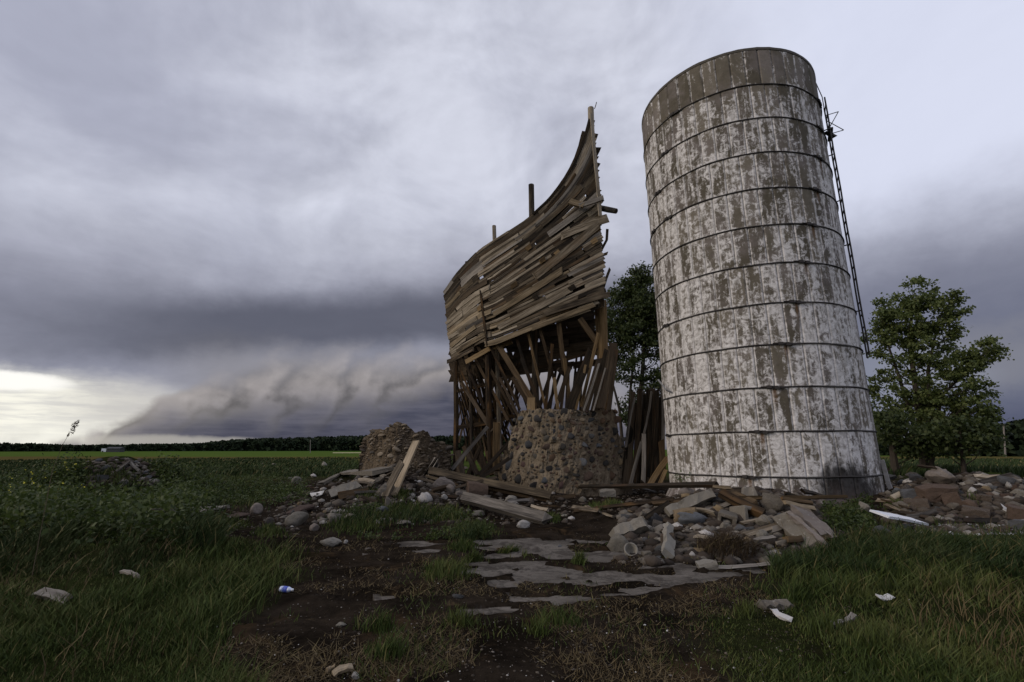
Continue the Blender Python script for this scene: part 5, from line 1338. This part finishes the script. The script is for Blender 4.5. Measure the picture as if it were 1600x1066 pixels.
# meadow beyond
P, d, px, py = sample(60000, -250, 720, 712.5, 745, lambda px, py, P, d: (d > 14) & (d < 95) & dens(P, .25, .25, .5, 45.0) & ~((d < 24) & (px > 270)) & ~((px > 128) & (px < 246) & (d < 21)), 1.3)
blades('meadow_grass', P, (.10 + .38 * rng.random(len(P)) * fbm(P[:, 0] * .4, P[:, 1] * .4, 63.0, 3)), .012 + .0018 * d, MGD, .5)
P, d, px, py = sample(28000, 1370, 1850, 713, 745, lambda px, py, P, d: (d > 15) & (d < 95) & dens(P, .25, .25, .5, 46.0), 1.3)
blades('meadow_grass', P, (.2 + .3 * rng.random(len(P))), .012 + .0018 * d, MGD, .5)
# dry grass clump in the heap
def clump():
    q, d = hit(1143, 872); n = 900; a = rng.uniform(0, 6.28, n); r = .27 * np.sqrt(rng.random(n)); P = np.stack([q.x + r * np.cos(a) * 1.25, q.y + r * np.sin(a) + .12, np.full(n, q.z - .02)], -1)
    P[:, 2] += .16 * np.exp(-(r / .22) ** 2)
    o = blades('dry_grass_clump', P, .10 + .12 * rng.random(n), .006 * np.ones(n), blade_mat('dead_grass', rgb(.035, .024, .014), rgb(.085, .060, .036), rgb(.05, .035, .02)), 1.6, (.1, -.5), 'thing')
    tag(o, 'drooping clump of dead brown grass in the front of the silo heap', 'grass clump')
clump()
def leaves_arrays(C, size, flat=.0, aspect=.6):
    """leaf quads about centres C"""
    n = len(C); nrm = rng.normal(size=(n, 3)); nrm[:, 2] += flat; nrm /= np.linalg.norm(nrm, axis=1)[:, None]
    t = np.cross(nrm, rng.normal(size=(n, 3))); t /= np.linalg.norm(t, axis=1)[:, None]; b = np.cross(nrm, t)
    s = (size * rng.uniform(.65, 1.25, n))[:, None]; w = s * aspect
    V = np.stack([C - t * s * .5, C + b * w * .5 + nrm * s * .06, C + t * s * .5, C - b * w * .5 + nrm * s * .06], 1)
    U = np.repeat(np.stack([rng.random(n), rng.random(n)], -1), 4, 0)
    return V.reshape(-1, 3), np.arange(n * 4).reshape(-1, 4), U
def leaf_mat(name, a, b_, c_):
    m, b = new_mat(name, .6, .3); u, v, _ = sep(uvw()); c = ramp(u, [(0, a), (.6, b_), (1, c_)]); n = noise(pos(), .9, 3, .5); c = mixc(step(n, .4, .65) * .35, c, b_)
    S.nt.links.new(c.k, b.inputs['Base Color'])
    tr = S.nt.nodes.new('ShaderNodeBsdfTranslucent'); link(tr.inputs[0], mulc(c, 1.4)); mx = S.nt.nodes.new('ShaderNodeMixShader'); mx.inputs[0].default_value = .3
    S.nt.links.new(b.outputs[0], mx.inputs[1]); S.nt.links.new(tr.outputs[0], mx.inputs[2]); S.nt.links.new(mx.outputs[0], S.nt.nodes['Material Output'].inputs[0]); return m
MWEED = leaf_mat('weed_leaves', rgb(.020, .033, .008), rgb(.048, .070, .016), rgb(.085, .105, .030))
P, d, px, py = sample(3400, -80, 330, 728, 850, lambda px, py, P, d: dens(P, .8, .35, .55, 51.0) & (d < 26) & ~((px > 120) & (px < 250) & (d > 11)))
P2, d2, _, _ = sample(700, 320, 480, 726, 790); P3, d3, _, _ = sample(420, 540, 760, 795, 845, lambda px, py, P, d: dens(P, 1.2, .42, .6, 52.0)); P4, d4, _, _ = sample(260, 1290, 1360, 765, 835)
PW = np.concatenate([P, P2, P3, P4]); hw = np.concatenate([rng.uniform(.2, .55, len(P)), rng.uniform(.1, .3, len(P2)), rng.uniform(.05, .16, len(P3)), rng.uniform(.06, .2, len(P4))])
k = 15; C = np.repeat(PW, k, 0); t = rng.random(len(C)); hr = np.repeat(hw, k); C = C + np.stack([rng.normal(0, .28, len(C)) * hr, rng.normal(0, .28, len(C)) * hr, t * hr], -1)
V, T, U = leaves_arrays(C, np.minimum(.035 + .07 * hr, .07)[:, None][:, 0], .8); put('weeds', fast_mesh('weeds', V, T, U, MWEED))['kind'] = 'stuff'
P, d, px, py = sample(42, 5, 130, 742, 812, lambda px, py, P, d: d < 20); P[:, 2] += .42
V, T, U = leaves_arrays(np.repeat(P, 3, 0) + rng.normal(0, .012, (len(P) * 3, 3)), np.full(len(P) * 3, .035), 1.5, .9)
put('yellow_flowers', fast_mesh('yellow_flowers', V, T, U, simple('yellow_petals', rgb(.55, .50, .05), .7)))['kind'] = 'stuff'
# tall seed stalk standing before the bright gap
def stalk():
    b0, d = hit(76, 760); d = 6.5; b0 = at(72, 790, d); b0.z = float(lookup(np.array(b0.x), np.array(b0.y)))
    o = empty('seed_stalk', b0, 'single tall grass stalk with a seed head against the bright horizon gap', 'grass stalk')
    top = at(121, 657, d); mid = at(98, 695, d); mb = MB(); pts = [b0, at(82, 735, d), mid, at(108, 678, d), top]
    mb.tube(pts, [.003, .0025, .0018, .0014, .0008], 5); mb.build('stem', MST_, o)
    c = np.array([list(at(108 + 14 * q, 680 - 23 * q, d)) for q in rng.random(60)]) + rng.normal(0, .010, (60, 3)); V, T, U = leaves_arrays(c, np.full(60, .035), 0, .3)
    me = fast_mesh('seed_head', V - np.array(b0), T, U, MST_); put('seed_head', me, o)
MST_ = simple('brown_stalk', rgb(.10, .075, .05)); stalk()
# creeper at the silo foot
c = np.array([list(silo_hit(1062 + rng.normal(0, 7), 747 + rng.normal(0, 6)) ) for q in range(60)]); c -= np.array([math.sin(SILO_AZ), math.cos(SILO_AZ), 0]) * .05
V, T, U = leaves_arrays(c, np.full(60, .05), .4); o = put('creeper', fast_mesh('creeper', V, T, U, leaf_mat('creeper_leaves', rgb(.05, .09, .02), rgb(.08, .13, .03), rgb(.10, .15, .04)))); tag(o, 'small green creeper clinging to the left foot of the silo', 'creeper')

# ------------------------------------------------------------------ trees
MBARK = simple('tree_bark', rgb(.055, .045, .036), .95, .1, 6)
def tree(name, label, dist, trunks, lobes, nclump, nleaf, lsize, mat, clump_r=.55, group=None, seed=1, depth=1.0):
    """trunks: [(column,row)...] polylines; lobes: (column,row,radius px,weight) make the crown's uneven outline"""
    rr = np.random.default_rng(seed); s = dist * 1.27 / F * .98
    b0 = at(trunks[0][0][0], trunks[0][0][1], dist); b0.z = float(lookup(np.array(b0.x), np.array(b0.y)))
    root = empty(name, b0, label, 'tree', group); mb = MB(); nodes = []
    for tr in trunks:
        pts = [at(x, y, dist) for x, y in tr]; pts[0].z = b0.z - .1; L = len(pts)
        r0 = .20 if tr is trunks[0] else .11; mb.tube(pts, [r0 * (1 - .85 * i / (L - 1)) for i in range(L)], 7)
        for i in range(L - 1):
            for q in (0, .33, .66): nodes.append((pts[i].lerp(pts[i + 1], q), r0 * (1 - .85 * (i + q) / (L - 1))))
    W = np.array([l[3] * l[2] ** 2 for l in lobes], float); W /= W.sum(); C = []
    for i in range(nclump):
        x, y, r, _ = lobes[rr.choice(len(lobes), p=W)]; a = rr.uniform(0, 6.28); q = math.sqrt(rr.random()) * 1.02
        dz = math.sqrt(max(0, 1 - q * q)) * r * s * rr.uniform(-1, 1) * depth
        C.append(at(x + r * q * math.cos(a), y + r * q * math.sin(a), dist + dz))
    for i, c in enumerate(C):
        if i % 2: continue
        cand = [(n, r) for n, r in nodes if n.z < c.z - .1] or nodes; n, r = min(cand, key=lambda t: (t[0] - c).length + rr.random() * .5 + abs((c.z - t[0].z) - (c.xy - t[0].xy).length) * .25)
        m_ = n.lerp(c, .5) + Vector((0, 0, -.10 * (c - n).length)) ; rad = min(r * .6, .035)
        mb.tube([n, m_, c], [rad, rad * .6, .008], 5)
    mb.build('trunk', MBARK, root)
    P = []
    for c in C:
        m_ = int(nleaf * rr.uniform(.5, 1.4)); q = rr.normal(size=(m_, 3)) * np.array([1, 1, .62]) * clump_r * .52 * rr.uniform(.7, 1.25); P.append(q + np.array(c))
    P = np.concatenate(P); V, T, U = leaves_arrays(P, np.full(len(P), lsize), .3, .7)
    put('crown', fast_mesh('crown', V - np.array(b0), T, U, mat), root)
ML1 = leaf_mat('poplar_leaves', rgb(.040, .058, .015), rgb(.090, .116, .032), rgb(.155, .175, .060)); ML2 = leaf_mat('dark_leaves', rgb(.022, .034, .010), rgb(.048, .066, .019), rgb(.085, .102, .034))
tree('broadleaf_tree', 'broad leafy tree standing alone to the right of the silo', 33, [[(1440, 712), (1438, 660), (1430, 600), (1422, 545), (1424, 500), (1428, 460)], [(1438, 640), (1450, 580), (1462, 520), (1478, 470)], [(1436, 650), (1470, 620), (1510, 580), (1535, 555)], [(1434, 640), (1405, 590), (1388, 540), (1372, 500)]],
     [(1436, 462, 26, 1), (1395, 470, 14, .8), (1368, 480, 12, .8), (1384, 500, 26, 1), (1420, 500, 32, 1), (1462, 490, 30, 1), (1488, 462, 12, 1), (1492, 486, 20, 1), (1375, 540, 26, .9), (1410, 550, 32, .9), (1455, 540, 36, 1), (1490, 530, 20, .7), (1541, 552, 22, 1.2), (1525, 570, 18, .8), (1545, 605, 16, .6), (1500, 585, 32, .75),
      (1450, 600, 36, .8), (1395, 610, 30, .7), (1372, 600, 20, .6), (1370, 650, 22, .9), (1420, 655, 36, 1.1), (1470, 650, 40, 1.2), (1520, 640, 30, 1.0), (1535, 665, 22, .8), (1400, 688, 24, .8), (1450, 688, 26, .8), (1500, 684, 24, .8), (1528, 688, 14, .7)],
     500, 66, .165, ML1, .36, seed=4)
tree('broadleaf_tree', 'dark narrow tree showing between the barn ruin and the silo', 27, [[(1000, 712), (999, 640), (1004, 580), (1008, 520), (1004, 450)], [(975, 712), (968, 640), (955, 590), (950, 540)], [(1010, 712), (1030, 640), (1040, 560)], [(985, 700), (984, 620), (990, 560), (978, 500)]],
     [(1002, 432, 15, 1.2), (985, 450, 14, 1), (1025, 445, 18, 1), (965, 465, 14, .8), (1000, 475, 26, 1), (1035, 490, 30, 1), (962, 500, 20, 1), (990, 520, 28, .9), (1030, 540, 26, .8), (958, 545, 18, .8), (985, 575, 24, .45), (1025, 600, 24, .5), (955, 600, 18, .4), (1060, 480, 30, .6), (1060, 560, 30, .5), (940, 520, 16, .5), (1000, 640, 30, .5)],
     560, 62, .155, ML2, .40, seed=9)
tree('shrub', 'dark low shrubs at the foot of the lone tree, right of the silo', 30, [[(1395, 712), (1393, 690), (1390, 660)], [(1500, 712), (1502, 690), (1500, 670)]],
     [(1385, 668, 26, 1), (1420, 684, 26, 1), (1460, 688, 26, 1), (1500, 684, 26, 1), (1530, 684, 20, 1)], 70, 90, .18, ML2, .5, seed=12)

# ------------------------------------------------------------------ far woodland, pole, vehicle, shed
MFAR = tone_mat('far_foliage', [(0, rgb(.008, .014, .007)), (.5, rgb(.016, .026, .011)), (1, rgb(.028, .040, .016))])
def wood_strip(name, x0, x1, n, dist, hp, dd, lsz):
    """many tree crowns seen as one band; hp(px) = height in photo pixels"""
    C = []; 
    for i in range(n):
        px = x0 + (x1 - x0) * rng.random(); d = dist + rng.uniform(0, dd); b = at(px, 700, d); H = max(hp(px) * d / F * rng.uniform(.72, 1.08), .5); q = int(26 + H * 5); r = min(H * .45, 5)
        t = rng.random(q); a = rng.uniform(0, 6.28, q); rad = r * np.sqrt(rng.random(q)) * (1 - .6 * t ** 2)
        C.append(np.stack([b.x + rad * np.cos(a), b.y + rad * np.sin(a), -.4 + H * t], -1))
    C = np.concatenate(C); V, T, U = leaves_arrays(C, np.full(len(C), lsz), .4, .9); put(name, fast_mesh(name, V, T, U, MFAR))['kind'] = 'stuff'
def hl(px):
    t = [(0, 7), (20, 6.5), (40, 7), (120, 5.5), (200, 6.5), (300, 8), (340, 11), (370, 14), (450, 16), (560, 20), (720, 20), (1100, 14)]
    for (a, x), (b, y) in zip(t, t[1:]):
        if a <= px <= b: return x + (y - x) * (px - a) / (b - a)
    return t[-1][1]
wood_strip('far_woodland', 18, 900, 1500, 430, hl, 60, 3.2); wood_strip('far_woodland', 1350, 2300, 800, 150, lambda p: min(30 + (p - 1540) * .10, 44), 30, 1.5); wood_strip('far_trees', -1100, 12, 500, 430, lambda p: 8, 30, 2.5)
def upole(label, px, y0, y1, dist, r):
    mb = MB(); b = at(px, y0, dist); b.z = -.4; t = at(px, y1, dist); mb.tube([b, t], [r, r * .8], 6); o = mb.build('utility_pole', M['pole'], None, b); tag(o, label, 'utility pole')
upole('thin pale utility pole standing in the far left field', 485, 706, 687, 210, .14); upole('thin pale pole before the woodland at the right edge', 1568, 700, 664, 140, .16)
def far_vehicle():
    b = at(165, 708.5, 340); b.z = -.35; o = empty('parked_van', b, 'tiny white van parked far away in the left field', 'van', rotz=.3)
    mb = MB(); mb.sweep([Vector((-1.9, 0, .95)), Vector((1.2, 0, .95))], 1.7, 1.0, Vector((0, -1, 0))); mb.sweep([Vector((1.2, 0, .8)), Vector((2.0, 0, .7))], [1.5, .8], 1.5, Vector((0, -1, 0))); me = raw_mesh('body', mb.v, mb.f, M['white'], mb.uv); put('body', me, o)
    mb = MB(); mb.sweep([Vector((.5, -.52, 1.3)), Vector((1.15, -.52, 1.3))], .5, .06, Vector((0, -1, 0))); put('window', raw_mesh('window', mb.v, mb.f, M['steel'], mb.uv), o)
    wm = MB(); wm.tube([Vector((0, -.1, 0)), Vector((0, .1, 0))], .33, 10); me = raw_mesh('wheel', wm.v, wm.f, M['steel'], wm.uv)
    for x in (-1.2, 1.2):
        for y in (-.75, .75): put('wheel', me, o, (x, y, .33))
    b = at(180, 706, 330); b.z = -.35; o = empty('farm_shed', b, 'low grey shed far off on the left horizon', 'shed', rotz=.1)
    mb = MB(); mb.sweep([Vector((-3.2, 0, .9)), Vector((3.2, 0, .9))], 1.8, 4, Vector((0, -1, 0))); DK = simple('weathered_shed', rgb(.05, .052, .055)); put('wall', raw_mesh('wall', mb.v, mb.f, DK, mb.uv), o)
    mb = MB(); mb.add([(-3.4, -2.3, 1.8), (3.4, -2.3, 1.8), (3.4, 0, 2.6), (-3.4, 0, 2.6), (-3.4, 2.3, 1.8), (3.4, 2.3, 1.8)], [(0, 1, 2, 3), (3, 2, 5, 4), (0, 3, 4), (1, 5, 2)], [(0, 0)] * 14); put('roof', raw_mesh('roof', mb.v, mb.f, DK, mb.uv), o)
far_vehicle()
